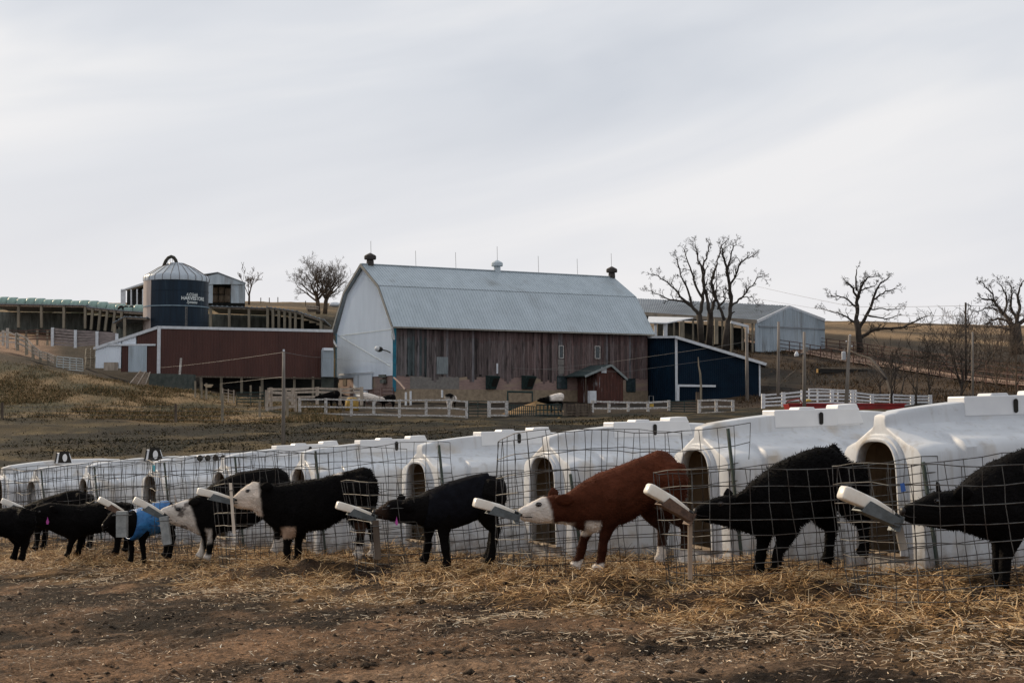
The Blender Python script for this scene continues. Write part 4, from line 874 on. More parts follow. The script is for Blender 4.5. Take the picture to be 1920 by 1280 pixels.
# ------------------------------------------------------------------ the barn
BO = Vector((-10.3, 125.0, 0)); BU = Vector((.883, .469, 0)).normalized(); BN = Vector((BU.y, -BU.x, 0)); BB = -BN
BL = 26.5; BW = 14.0; BZ = 1.7
def B(u, o, z): p = BO+BU*u+BN*o; p.z = z; return p
def bu(px, o=0, py=650):
    k = ray(px, py)[0]; o_ = BO+BN*o; return (k*o_.y-o_.x)/(BU.x-k*BU.y)
def bz(px, py, o=0): u = bu(px, o, py); return zat(py, (BO+BU*u+BN*o).y)
ZE, ZK, ZR = EYE+7.45, EYE+11.1, EYE+13.35; LB = 2.75; ZBR = bz(760, 704)
barn = thing('gambrel_barn', 'large old barn with grey gambrel roof, white gable end and weathered board side', 'barn', B(0, 0, BZ))
# boards of the long side
bd = MB(); nB = 112; random.seed(3)
for i in range(nB):
    u0 = BL*i/nB; u1 = BL*(i+1)/nB-.02; um = (u0+u1)/2; t = random.random()
    pxm = 960+F*(BO+BU*um).x/(BO+BU*um).y
    bot = ZBR-.05+random.uniform(-.06, .05)
    for zx in (815, 885, 952, 1020, 1035): bot = min(bot, ZBR-max(0, .60-abs(pxm-zx)*.052))
    red = max(0, min(1, (pxm-760)/260))*random.uniform(.5, 1)+random.uniform(-.1, .1); red = max(0, min(1, red))
    g = random.uniform(.6, 1.25); a_ = np.array((.150, .135, .135)); b_ = np.array((.180, .122, .115)); c = (a_*(1-red)+b_*red)*g
    if 765 < pxm < 800 and random.random() < .8: c = np.array((.075, .095, .10))*g
    if random.random() < .06: c = c*.5
    if random.random() < .06: c = np.array((.20, .19, .20))
    bd.cur = tuple(c); o = .02+random.uniform(0, .015)
    # each board in two lengths so that the upper metre stays redder under the eave
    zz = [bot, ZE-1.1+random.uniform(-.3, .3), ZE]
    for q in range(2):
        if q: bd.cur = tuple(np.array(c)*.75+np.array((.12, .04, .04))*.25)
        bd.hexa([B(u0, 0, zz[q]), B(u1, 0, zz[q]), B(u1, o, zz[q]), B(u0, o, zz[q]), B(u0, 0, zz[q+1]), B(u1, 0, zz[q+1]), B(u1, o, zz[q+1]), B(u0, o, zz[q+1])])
bd.build('siding_boards', MBD, barn, kind='stuff', label='weathered grey and faded red vertical boards')
k_ = MB(); k_.hexa([B(0, -.05, BZ), B(BL, -.05, BZ), B(BL, -.35, BZ), B(0, -.35, BZ), B(0, -.05, ZE), B(BL, -.05, ZE), B(BL, -.35, ZE), B(0, -.35, ZE)])
k_.hexa([B(BL-.3, -.05, BZ), B(BL, -.05, BZ), B(BL, -BW, BZ), B(BL-.3, -BW, BZ), B(BL-.3, -.05, ZE), B(BL, -.05, ZE), B(BL, -BW, ZE), B(BL-.3, -BW, ZE)])
k_.build('backing_wall', MSH, barn)
w_ = MB(); w_.hexa([B(.0, -.04, BZ), B(BL, -.04, BZ), B(BL, .0, BZ), B(.0, .0, BZ), B(.0, -.04, ZBR+.2), B(BL, -.04, ZBR+.2), B(BL, .0, ZBR+.2), B(.0, .0, ZBR+.2)])
wb = w_.build('brick_wall', MBK, barn)
w_ = MB(); zl = bz(900, 730); w_.hexa([B(.0, .0, BZ), B(BL, .0, BZ), B(BL, .06, BZ), B(.0, .06, BZ), B(.0, .0, zl), B(BL, .0, zl), B(BL, .04, zl), B(.0, .04, zl)]); w_.build('stone_footing', MST2, barn)
w_ = MB(); u0, u1 = bu(769), bu(861); w_.hexa([B(u0, 0, zl+.01), B(u1, 0, zl+.01), B(u1, .018, zl+.01), B(u0, .018, zl+.01), B(u0, 0, ZBR-.05), B(u1, 0, ZBR-.05), B(u1, .018, ZBR-.05), B(u0, .018, ZBR-.05)]); w_.build('stucco_patch', MCN, barn)
# gable
gp = [(0, ZBR), (BW, ZBR), (BW, ZE), (BW-LB, ZK), (BW/2, ZR), (LB, ZK), (0, ZE)]
g_ = MB(); g_.slab([B(0, -l, z) for l, z in gp], -BU, .06)
def gtop(l): return float(np.interp(l, [0, LB, BW/2, BW-LB, BW], [ZE, ZK, ZR, ZK, ZE]))
for i in range(57):
    l = .12+i*(BW-.24)/56; g_.beam(B(-.085, -l, ZBR), B(-.085, -l, gtop(l)-.05), .05, .05)
g_.build('gable_cladding', MSW, barn)
g_ = MB(); g_.hexa([B(.0, -.02, BZ), B(0, -BW, BZ), B(.3, -BW, BZ), B(.3, -.02, BZ), B(0, -.02, ZBR), B(0, -BW, ZBR), B(.3, -BW, ZBR), B(.3, -.02, ZBR)])
g_.build('gable_foundation', MBK, barn)
g_ = MB(); z1 = ZE-.25; g_.beam(B(-.12, -.1, z1), B(-.12, -BW+.1, z1), .03, .05); g_.beam(B(-.12, -BW+.2, ZE-.1), B(-.12, -.7, bz(735, 686)), .04, .05)
g_.build('gable_flashing', MSB, barn)
t_ = MB(); t_.beam(B(-.06, .05, ZBR-1.4), B(-.06, .05, ZE), .30, .12); t_.beam(B(-.06, -BW-.02, ZBR-.2), B(-.06, -BW-.02, ZE), .22, .1); t_.build('corner_trim', MTL, barn)
t_ = MB(); t_.beam(B(-.1, -.12, ZBR), B(-.1, -.12, ZE-.1), .12, .16); t_.build('white_corner_board', MTR, barn)
# roof: four planes with ribs
OV = .45; prof = [(-.5, ZE-.12), (LB, ZK+.05), (BW/2, ZR+.12), (BW-LB, ZK+.05), (BW+.5, ZE-.12)]
for i in range(4):
    (l0, z0), (l1, z1) = prof[i], prof[i+1]; r_ = MB(); a = B(-OV, -l0, z0); b = B(BL+OV, -l0, z0); c = B(BL+OV, -l1, z1); d = B(-OV, -l1, z1)
    n_ = (b-a).cross(d-a).normalized(); n_ = n_ if n_.z > 0 else -n_
    if i in (0, 1): pass
    r_.slab([a, b, c, d], n_, .07); nr2 = 96
    for j in range(nr2+1):
        t = j/nr2; r_.beam(a.lerp(b, t)+n_*.085, d.lerp(c, t)+n_*.085, .07, .04, up=n_)
    r_.build('roof_slope', MRF, barn)
t_ = MB()
for i in range(4):
    (l0, z0), (l1, z1) = prof[i], prof[i+1]
    t_.beam(B(-OV-.02, -l0, z0-.02), B(-OV-.02, -l1, z1-.02), .08, .28); 
t_.build('rake_board', mat('grey_rake', (.12, .135, .145), (.08, .09, .10), scale=2), barn)
t_ = MB(); t_.beam(B(-OV, .58, ZE-.14), B(BL+OV, .58, ZE-.14), .14, .13); t_.build('gutter', mat('cream_gutter', (.30, .29, .26), (.2, .19, .17), scale=2), barn)
t_ = MB(); t_.beam(B(-OV, -LB, ZK+.14), B(BL+OV, -LB, ZK+.14), .16, .04); t_.build('roof_break_flashing', MRF, barn)
t_ = MB(); t_.beam(B(-OV, -BW/2, ZR+.22), B(BL+OV, -BW/2, ZR+.22), .35, .08); t_.build('ridge_flashing', MRF, barn)
t_ = MB(); t_.tube([B(-.5, .55, ZE-.15), B(-.4, .45, ZE-.4), B(-.15, .15, ZE-.95), B(-.12, .08, ZE-1.2)], .09, 6); t_.build('downspout', MTR, barn)
t_ = MB(); t_.tube([B(-.5, -BW-.6, ZE-.15), B(-.3, -BW-.3, ZE-.7), B(-.2, -BW+.4, ZE-1.3)], .09, 6); t_.build('downspout', MTR, barn)
MCU = mat('cupola_metal', (.06, .05, .045), (.03, .028, .026), rough=.8, scale=4)
for px, m in ((694, MCU), (932, MRF), (1147, MCU)):
    k = ray(px, 500)[0]; o_ = BO-BN*(BW/2); u = (k*o_.y-o_.x)/(BU.x-k*BU.y); c = B(u, -BW/2, ZR+.15)
    v = MB(); v.loft([[c+Vector((r*math.cos(a), r*math.sin(a), h)) for a in np.linspace(0, 2*PI, 13)[:-1]] for r, h in ((.36, -.2), (.34, .35), (.30, .5), (.30, .55))]); vo = v.build('roof_ventilator', m, barn)
    v = MB(); v.loft([[c+Vector((r*math.cos(a), r*math.sin(a), h)) for a in np.linspace(0, 2*PI, 13)[:-1]] for r, h in ((.52, .5), (.56, .56), (.56, .82), (.45, .92), (.05, 1.12))]); v.build('ventilator_hood', m, vo)
for px, py in ((696, 452), (780, 470), (855, 473), (933, 462), (1010, 480), (1083, 485), (1147, 475)):
    k = ray(px, 500)[0]; o_ = BO-BN*(BW/2); u = (k*o_.y-o_.x)/(BU.x-k*BU.y); c = B(u, -BW/2, ZR+.1); v = MB(); v.tube([c, Vector((c.x-.05, c.y, zat(py, c.y)))], .018, 4); v.build('lightning_rod', MWL, barn)
# small openings on the long side
def panel(name, m, px0, px1, py0, py1, o0, o1, parent=barn, lab=None):
    u0, u1 = bu(px0, o0, py1), bu(px1, o0, py1); za, zb = bz((px0+px1)/2, py1), bz((px0+px1)/2, py0); q = MB()
    q.hexa([B(u0, o0, za), B(u1, o0, za), B(u1, o1, za), B(u0, o1, za), B(u0, o0, zb), B(u1, o0, zb), B(u1, o1, zb), B(u0, o1, zb)]); return q.build(name, m, parent, label=lab)
def window(px0, px1, py0, py1, bars=True, fr=MWF):
    w0 = panel('window', MGL, px0, px1, py0, py1, .04, .06); e = 1.0
    q = MB(); u0, u1, za, zb = bu(px0), bu(px1), bz(px0, py1), bz(px0, py0)
    for a, b in (((u0, za), (u1, za)), ((u0, zb), (u1, zb)), ((u0, za), (u0, zb)), ((u1, za), (u1, zb))): q.beam(B(a[0], .08, a[1]), B(b[0], .08, b[1]), .07, .07)
    if bars: q.beam(B((u0+u1)/2, .075, za), B((u0+u1)/2, .075, zb), .04, .03); q.beam(B(u0, .076, (za+zb)/2), B(u1, .076, (za+zb)/2), .03, .04)
    q.build('frame', fr, w0); return w0
window(1047.5, 1055.5, 648, 671, False); window(1115, 1124, 649, 672, False)
panel('shutter', MCN, 1046, 1057, 674, 684, .03, .07); panel('shutter', MCN, 1046.5, 1057, 686, 701, .03, .07)
window(1044, 1062, 705, 728, True, MGD); window(1174, 1190, 710, 734, True, MGD)
panel('patch_door', mat('pale_grey_boards', (.24, .27, .28), (.12, .14, .15), scale=3, stretch=(4, 4, .3)), 818.5, 839.5, 669, 701, .03, .075)
panel('white_strip', MTR, 930.5, 933.5, 681, 700, .03, .09); panel('vent_block', MDK, 761, 766, 702, 705, .0, .05); panel('vent_block', MDK, 898, 903, 702, 705, .0, .05)
for px0, px1 in ((910.5, 933), (977.5, 1001)):
    u0, u1 = bu(px0), bu(px1-3); za, zb = bz(px0, 729), bz(px0, 703.5); q = MB()
    q.hexa([B(u0, .02, za), B(u1, .02, za), B(u1-.12, .25, za), B(u0+.1, .25, za), B(u0, .02, zb), B(u1, .02, zb), B(u1+.02, .85, zb-.1), B(u0+.1, .85, zb-.1)]); f_ = q.build('fan_housing', MGD, barn)
    q = MB(); q.hexa([B(u0+.4, .30, za+.16), B(u1-.2, .30, za+.16), B(u1-.2, .33, za+.16), B(u0+.4, .33, za+.16), B(u0+.4, .80, zb-.28), B(u1-.1, .80, zb-.28), B(u1-.1, .84, zb-.28), B(u0+.4, .84, zb-.28)]); q.build('fan_opening', MDK, f_)
# gable door, lamp, pipes
def gpnt(px, py, o=-.1):   # point on the gable plane
    k = ray(px, py)[0]; o_ = BO+BU*o; l = (k*o_.y-o_.x)/(BB.x-k*BB.y); p = o_+BB*l; p.z = zat(py, p.y); return p, l
def gpanel(name, m, px0, px1, py0, py1, o=-.1, th=.06, parent=barn):
    a, _ = gpnt(px0, py1, o); b, _ = gpnt(px1, py1, o); c, _ = gpnt(px1, py0, o); d, _ = gpnt(px0, py0, o); c.z = d.z = (c.z+d.z)/2; a.z = b.z = (a.z+b.z)/2
    q = MB(); q.slab([a, b, c, d], -BU, th); return q.build(name, m, parent)
dr = gpanel('sliding_door', MSW, 664, 698, 702, 731, -.12, .08); gpanel('door_seam', MR2, 671.2, 671.8, 703, 731, -.21, .01, dr)
gpanel('door_lower_panel', MSW, 664, 690, 731, 755, -.10, .05); gpanel('door_track', MTR, 637, 700, 699, 701.5, -.2, .1); gpanel('narrow_window', MDW, 643, 650, 705, 723, -.005, .03)
q = MB(); a, _ = gpnt(723.5, 655, -.12); b, _ = gpnt(732, 661, -.12); q.tube([b, b-BU*.3+Vector((0, 0, .15)), a-BU*.5], .05, 6); lp = q.build('lamp_arm', MRB, barn)
q = MB(); c = a-BU*.62; q.sphere(c, .33, 10, 7, (1, 1, .75)); q.build('lamp_shade', MRB, lp, smooth=True); q = MB(); q.sphere(c+Vector((-.17, -.18, .06)), .24, 10, 7); q.build('lamp_glass', MTR, lp, smooth=True)
q = MB(); pts = [gpnt(x_, y_, -.16)[0] for x_, y_ in ((733, 613), (735, 620), (734.5, 630), (735.5, 636), (740, 641))]; q.tube(pts, .02, 4); q.build('cable', MWR, barn)
gpanel('meter_box', MGW, 714.5, 724, 702, 708, -.12, .25); gpanel('meter_box', MGW, 716, 724, 711, 718, -.12, .2)
# red entry lean-to
en = thing('barn_entry', 'small red peeling entry shed with dark lopsided roof against the barn side', 'shed', B(bu(1120), 1, BZ))
eo = 3.4; ul, um, ur = bu(1118.5, eo), bu(1142.5, eo), bu(1166.5, eo); zt = bz(1142, 687)-.1; zt = zat(687, B(um, eo, 0).y); zr = zat(709, B(ur, eo, 0).y); zl2 = zat(700, B(ul, eo, 0).y)
q = MB(); q.slab([B(ul, eo, BZ-.3), B(ur, eo, BZ-.3), B(ur, eo, zr), B(um, eo, zt), B(ul, eo, zl2)], BN, .08)
for i in range(9): u = ul+(ur-ul)*i/8.0; tz = float(np.interp(u, [ul, um, ur], [zl2, zt, zr])); q.beam(B(u, eo+.1, BZ-.3), B(u, eo+.1, tz), .05, .03)
q.build('front_wall', MRW, en)
q = MB(); q.hexa([B(ul, .1, BZ-.3), B(ul, eo, BZ-.3), B(ul-.08, eo, BZ-.3), B(ul-.08, .1, BZ-.3), B(ul, .1, zl2), B(ul, eo, zl2), B(ul-.08, eo, zl2), B(ul-.08, .1, zl2)]); q.hexa([B(ur, .1, BZ-.3), B(ur, eo, BZ-.3), B(ur-.08, eo, BZ-.3), B(ur-.08, .1, BZ-.3), B(ur, .1, zr), B(ur, eo, zr), B(ur-.08, eo, zr), B(ur-.08, .1, zr)]); q.build('side_wall', MRW, en)
uL = bu(1096, eo+.3); zL = zat(706, B(uL, eo, 0).y); uR = ur+.35
for nm_, (ua, za_), (ub, zb_) in (('roof_slope', (uL, zL), (um, zt+.1)), ('roof_slope', (um, zt+.1), (uR, zr-.15))):
    q = MB(); a, b, c, d = B(ua, .03, za_), B(ua, eo+.35, za_), B(ub, eo+.35, zb_), B(ub, .03, zb_); n_ = (b-a).cross(d-a).normalized(); n_ = n_ if n_.z > 0 else -n_
    q.slab([a, b, c, d], n_, .1); ro = q.build(nm_, MSG, en); q = MB(); q.beam(b+n_*.02, c+n_*.02, .06, .2, up=n_); q.build('fascia', mat('grey_fascia', (.25, .28, .28)), ro)
q = MB(); q.beam(B(uL+.3, eo, BZ-.3), B(uL+.3, eo, zL+.1), .12, .12); q.build('corner_post', MDW, en)
panel('white_patch', MTR, 1127.5, 1137, 691, 701, eo+.12, eo+.16, en)
q = MB(); c = B(bu(1110, 5), 5, bz(1110, 745)+.0); q.box((c.x, c.y, c.z), (.62, .5, 1.1), .4); tag(q.build('white_barrel_box', MTR), 'white box standing beside the red entry shed', 'box')

# ------------------------------------------------------------------ maroon shed left of the barn
def wall(name, m, a, b, za0, zb0, za1, zb1, parent, th=.12, ribs=0, rm=None, kind=None):
    a = Vector(a); b = Vector(b); d = (b-a).normalized(); n = Vector((d.y, -d.x, 0)); q = MB()
    f = lambda p, z, o: Vector((p.x+n.x*o, p.y+n.y*o, z))
    q.hexa([f(a, za0, -th), f(b, zb0, -th), f(b, zb0, 0), f(a, za0, 0), f(a, za1, -th), f(b, zb1, -th), f(b, zb1, 0), f(a, za1, 0)])
    for i in range(ribs+1 if ribs else 0):
        t = i/ribs; p = a.lerp(b, t); q.beam(f(p, za0+(zb0-za0)*t, .02), f(p, za1+(zb1-za1)*t, .02), .06, .04)
    return q.build(name, m, parent)
def xy(px, d, py=700): return Vector((ray(px, py)[0]*d, d, 0))
A1, A2, A3 = xy(297, 125), xy(624, 131.5), xy(178, 125.6)
sh = thing('maroon_shed', 'long low maroon metal shed with white trim left of the barn', 'shed', (A1.x, A1.y, zat(705, 125)))
wall('long_wall', MRS, A1, A2, zat(704, 125), zat(708, 131.5), zat(612.5, 125), zat(619, 131.5), sh, ribs=62)
wall('eave_trim', MTR, A1+Vector((0, -.1, 0)), A2+Vector((0, -.1, 0)), zat(616, 125), zat(623, 131.5), zat(611, 125), zat(618, 131.5), sh, th=.3)
wall('corner_trim', MTR, xy(294, 125-.12), xy(299.5, 125-.16), zat(700, 125), zat(700, 125), zat(611, 125), zat(611, 125), sh, th=.15)
def endp(t): return A3.lerp(A1, t)
def et(px): k = ray(px, 660)[0]; dd = A1-A3; return (k*A3.y-A3.x)/(dd.x-k*dd.y)
def zrl(t): return zat(float(np.interp(t, [0, 1], [652, 612])), endp(t).y)
for nm_, m, p0, p1, y0, y1, rb in (('white_wall', MSW, 179, 228, 690, None, 12), ('upper_white_wall', MSW, 228, 256, 646, None, 7), ('upper_red_wall', MRS, 256, 294, 645, None, 9), ('red_panel', MRS, 228, 242, 697, 647, 4), ('red_panel', MRS, 276, 294, 700, 646, 5)):
    t0, t1 = et(p0), et(p1); a, b = endp(t0), endp(t1)
    wall(nm_, m, a, b, zat(y0, a.y), zat(y0, b.y), (zrl(t0) if y1 is None else zat(y1, a.y)), (zrl(t1) if y1 is None else zat(y1, b.y)), sh, ribs=rb)
for p0, p1 in ((242.5, 258.8), (259.2, 275.5)):
    t0, t1 = et(p0), et(p1); a, b = endp(t0)-Vector((.0, .12, 0)), endp(t1)-Vector((.0, .12, 0)); wall('sliding_door', MSB, a, b, zat(697, a.y), zat(697, b.y), zat(647, a.y), zat(647, b.y), sh, ribs=5)
t0, t1 = et(178), et(297); a, b = endp(t0)-Vector((.1, .15, 0)), endp(t1)-Vector((.1, .15, 0)); wall('rake_trim', MTR, a, b, zrl(t0)-.22, zrl(t1)-.22, zrl(t0)+.05, zrl(t1)+.05, sh, th=.25)
a, b = endp(et(205))-Vector((.1, .15, 0)), endp(et(294))-Vector((.1, .15, 0)); wall('door_track', MTR, a, b, zat(648, a.y), zat(648, b.y), zat(644.5, a.y), zat(644.5, b.y), sh, th=.2)
a, b = endp(et(198))-Vector((.1, .15, 0)), endp(et(224))-Vector((.1, .15, 0)); wall('patch_boards', MWD, a, b, zat(694, a.y), zat(694, b.y), zat(679, a.y), zat(679, b.y), sh, th=.1)
q = MB(); n_ = (A2-A1).normalized(); back = Vector((-n_.y, n_.x, 0))*9; q.slab([Vector((A1.x, A1.y, zat(612.5, 125))), Vector((A2.x, A2.y, zat(619, 131.5))), Vector((A2.x, A2.y, zat(619, 131.5)))+back-Vector((0, 0, 1)), Vector((A3.x, A3.y, zrl(0)))], (0, 0, 1), .08); q.build('roof', MR2, sh)
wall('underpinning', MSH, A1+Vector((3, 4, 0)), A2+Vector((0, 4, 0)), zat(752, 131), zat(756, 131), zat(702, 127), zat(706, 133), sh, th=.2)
wall('beam', MDW, A1+Vector((2.5, -.05, 0)), A2+Vector((0, -.05, 0)), zat(707.5, 126), zat(711, 131.5), zat(704.5, 126), zat(708.2, 131.5), sh, th=.25)
for px in (351, 377, 415, 453, 491.5, 552, 587):
    t = (px-297)/(624-297); d = 125+6.5*t; q = MB(); q.beam(P(px, 758, d), P(px, 706, d), .2, .2); q.build('post', MPS, sh)
wall('block_end', MCD, xy(603, 130.8), xy(626, 131.2), zat(758, 131), zat(758, 131), zat(706, 131), zat(706, 131), sh)
lt = thing('grey_lean_to', 'narrow grey corrugated lean-to between the maroon shed and the white gable', 'shed', P(615, 706, 130)); wall('front_sheet', MSB, xy(605.5, 130), xy(624.5, 130.4), zat(706, 130), zat(706, 130), zat(655, 130), zat(655, 130), lt, ribs=9, th=.6); wall('top_flashing', MSW, xy(607, 129.8), xy(624.5, 130.2), zat(657, 130), zat(657, 130), zat(652, 130), zat(652, 130), lt, th=.5)
cw = thing('concrete_wall', 'mossy dark concrete retaining wall at the corner of the maroon shed', 'wall', P(310, 728, 121)); wall('concrete_face', MCD, xy(279, 121), xy(344, 120), zat(732, 121), zat(732, 121), zat(700, 121), zat(701, 120), cw, th=2.0)
def pallet(name, label, a, b, c, d, m, n=8, grp=None):   # corner points: lower left, lower right, upper right, upper left
    o = thing(name, label, 'pallet', a, group=grp); a, b, c, d = map(Vector, (a, b, c, d)); nn = (b-a).cross(d-a).normalized()
    for i in range(n): t = (i+.5)/n; q = MB(); q.beam(a.lerp(d, t), b.lerp(c, t), .03, (d-a).length/n*.6, up=nn); q.build('board', m, o)
    for t in (.05, .5, .95): q = MB(); q.beam(a.lerp(b, t)+nn*.08, d.lerp(c, t)+nn*.08, .06, .1, up=nn); q.build('stringer', m, o)
    return o
pallet('wooden_pallet', 'grey pallet leaning against the mossy concrete wall', P(240, 722, 117), P(272, 727, 117.5), P(282, 699, 119), P(262, 696, 119), MWD)

# ------------------------------------------------------------------ silo
sx = xat(330.5, 140, 560); SR = 59.3/F*140; SP = Vector((sx, 140, 0)); ZT = zat(515, 137)
si = thing('silo', 'dark blue steel silo with a pale domed roof and white lettering', 'silo', (sx, 140, 5))
def cyl(r, z0, z1, m, name, n=72, ribs=False, par=si):
    q = MB(); q.loft([[(sx+r*math.cos(a), 140+r*math.sin(a), z) for a in np.linspace(0, 2*PI, n+1)[:-1]] for z in (z0, z1)]); o = q.build(name, m, par, smooth=False); sharp(o, 30); return o
cyl(SR, 4.5, ZT-.2, MSI, 'steel_drum')
for py in (543, 602, 632): z_ = zat(py, 137); cyl(SR+.03, z_-.03, z_+.03, MSI, 'seam_ring')
z_ = zat(572.5, 137); cyl(SR+.09, z_-.05, z_+.05, mat('pale_ring', (.22, .30, .36)), 'seam_ring')
MDM = mat('silo_roof_steel', (.42, .47, .52), (.34, .38, .42), rough=.4, scale=1.5, metal=.2)
q = MB(); zc0 = ZT; apex = zat(495, 140)
q.loft([[(sx+r*math.cos(a), 140+r*math.sin(a), z) for a in np.linspace(0, 2*PI, 49)[:-1]] for r, z in ((SR+.06, ZT-.45), (SR+.07, ZT-.1), (SR-.05, ZT+.12), (SR-.35, ZT+.28), (SR*.55, (ZT+.3+apex)/2+.12), (.8, apex-.03), (.75, apex+.08), (.1, apex+.1))]); dm = sharp(q.build('domed_roof', MDM, si), 35)
MRU = mat('rust_seam', (.10, .06, .04), rough=.9)
for i in range(24):
    a = 2*PI*i/24+.06; q = MB(); q.tube([(sx+r*math.cos(a), 140+r*math.sin(a), z+.02) for r, z in ((SR+.08, ZT-.45), (SR+.08, ZT-.1), (SR-.05, ZT+.12), (SR-.35, ZT+.28), (SR*.55, (ZT+.3+apex)/2+.13), (.8, apex))], .02, 4); q.build('roof_seam', MRU, dm)
q = MB(); pts = [P(x_, y_, 139.5) for x_, y_ in ((306.5, 501), (308, 496), (311, 489), (315.5, 483.5), (321, 481), (326, 483), (329.5, 488), (331.5, 495))]; q.tube(pts, .17, 8); ch = q.build('filler_spout', mat('spout_rubber', (.05, .048, .04)), si, smooth=True)
q = MB()
for i in range(3): q.tube([P(315+i*4, 485, 139.3), P(313+i*6, 497, 139.3)], .02, 4)
q.build('spout_stay', MWL, ch)
q = MB(); 
for e in (-.07, .07): q.beam((sx+1.62+e, 140-SR*.87, zat(615, 137)), (sx+1.62+e, 140-SR*.87, zat(574, 137)), .05, .05)
for i in range(7): z_ = zat(613-i*6, 137); q.beam((sx+1.55, 140-SR*.87, z_), (sx+1.69, 140-SR*.87, z_), .03, .03)
q.build('ladder', MWL, si)
for ax, nm_ in ((-.96, 'sunlit_edge_strip'),):  # sunlight on the drum's left edge, painted as a pale warm strip
    q = MB(); a0, a1 = PI+.1, PI+.95; q.loft([[(sx+(SR+.04)*math.cos(a), 140+(SR+.04)*math.sin(a), z) for z in (4.6, ZT-.45)] for a in np.linspace(a0, a1, 20)], cap=False, close=False); q.build(nm_, mat('sunlit_steel_tone', (.50, .42, .37), (.24, .21, .21), rough=.45, scale=1.6, stretch=(3, 3, .15)), si, smooth=True)
MLT = mat('white_lettering', (.75, .80, .80), rough=.6)
def silotext(txt, ang, py, h, shear=0, arc=None, spacing=1.0, bold=.0):
    cu = bpy.data.curves.new('lettering', 'FONT'); cu.body = txt; cu.align_x = 'CENTER'; cu.align_y = 'CENTER'; cu.size = h; cu.extrude = .01; cu.shear = shear; cu.space_character = spacing; cu.offset = bold
    o = bpy.data.objects.new('lettering', cu); COL.objects.link(o); bpy.context.view_layer.update(); me = evalmesh(o); bpy.data.objects.remove(o); 
    xs = [v.co.x for v in me.vertices]; wd = max(xs)-min(xs); k = (arc/wd) if arc else 1
    zc_ = zat(py, 137)
    for v in me.vertices:
        a = -PI/2+ang+R(13)+v.co.x*k/SR; r = SR+.03+v.co.z; v.co = Vector((r*math.cos(a), r*math.sin(a), zc_-5+v.co.y))
    me.materials.clear(); me.materials.append(MLT); me.name = 'lettering'
    o = bpy.data.objects.new('lettering', me); COL.objects.link(o); o.parent = si; return o
silotext('A.O.Smith', R(29), 551.3, .42, .3, 1.25, bold=.006); silotext('HARVESTORE', R(33), 558.5, .47, 0, 2.6, bold=.010); silotext('Systems', R(29), 565.5, .38, .3, 1.15, bold=.006)

# ------------------------------------------------------------------ blue shed up behind the silo
bs = thing('blue_shed', 'blue grey metal shed with an open end holding round bales, up behind the silo', 'shed', P(425, 568, 215))
dB = 212.; g0, g1 = xy(390, dB), xy(458, dB); q = MB(); zE = zat(531, dB); q.slab([Vector((g0.x-1, g0.y, zat(533, dB))), Vector((g1.x, g1.y, zat(533, dB))), Vector((g1.x, g1.y, zE)), Vector((xat(407, dB), dB, zat(513, dB))), Vector((g0.x-1, g0.y, zat(520, dB)))], (0, -1, 0), .2); q.build('gable_sheet', MSB, bs)
for p0, p1 in ((380, 397), (432, 457)): wall('wall_sheet', MSB, xy(p0, dB), xy(p1, dB), zat(568, dB), zat(568, dB), zat(532, dB), zat(532, dB), bs, ribs=5)
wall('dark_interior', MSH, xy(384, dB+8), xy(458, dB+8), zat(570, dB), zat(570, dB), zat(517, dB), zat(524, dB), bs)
q = MB(); q.slab([Vector((g0.x-5, dB-.3, zat(523.5, dB))), Vector((xat(407, dB), dB-.3, zat(512, dB))), Vector((xat(407, dB), dB-.3, zat(512, dB)))+Vector((0, 14, 0)), Vector((g0.x-5, dB+14, zat(523.5, dB)))], (0, 0, 1), .15)
q.slab([Vector((xat(407, dB), dB-.3, zat(512, dB))), Vector((xat(460, dB), dB-.3, zat(532, dB))), Vector((xat(460, dB)-3, dB+12, zat(532, dB))), Vector((xat(407, dB)-3, dB+12, zat(512, dB)))], (0, 0, 1), .15); q.build('roof', MR2, bs)
q = MB(); q.slab([P(227, 546, dB), P(275, 530, dB), P(275, 530, dB)+Vector((0, 9, 1)), P(227, 546, dB)+Vector((0, 9, 1))], (0, 0, 1), .2); q.slab([P(227, 546, dB-.1), P(227, 544, dB-.1), P(275, 528, dB-.1), P(275, 532, dB-.1)], (0, -1, 0), .1); q.build('wing_roof', MTR, bs)
for px in (231, 246, 257, 268): q = MB(); q.beam(P(px, 572, dB), P(px, 542, dB), .18 if px > 231 else .7, .2); q.build('wing_post', MTR, bs)
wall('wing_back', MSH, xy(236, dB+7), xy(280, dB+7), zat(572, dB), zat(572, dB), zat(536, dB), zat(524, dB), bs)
def roundbale(c, r, w_, m, label, grp, ax='x', name='round_bale'):
    q = MB(); rg = []
    for e, k in ((-.5, .0), (-.5, .86), (-.42, 1.0), (-.15, 1.015), (.15, 1.015), (.42, 1.0), (.5, .86), (.5, .0)):
        rg.append([(c[0]+(e*w_ if ax == 'x' else max(k, .02)*r*math.cos(a)), c[1]+(max(k, .02)*r*math.cos(a) if ax == 'x' else (e*w_ if ax == 'y' else max(k, .02)*r*math.sin(a))), c[2]+(e*w_ if ax == 'z' else max(k, .02)*r*math.sin(a))) for a in np.linspace(0, 2*PI, 19)[:-1]])
    q.loft(rg); o = q.build(name, m, None); sharp(o, 60)
    me = o.data; off = Vector(c)
    for v in me.vertices: v.co -= off
    o.location = off; return tag(o, label, 'bale', grp)
MOB = mat('old_straw_bale', (.19, .15, .11), (.11, .085, .065), rough=.95, scale=2)
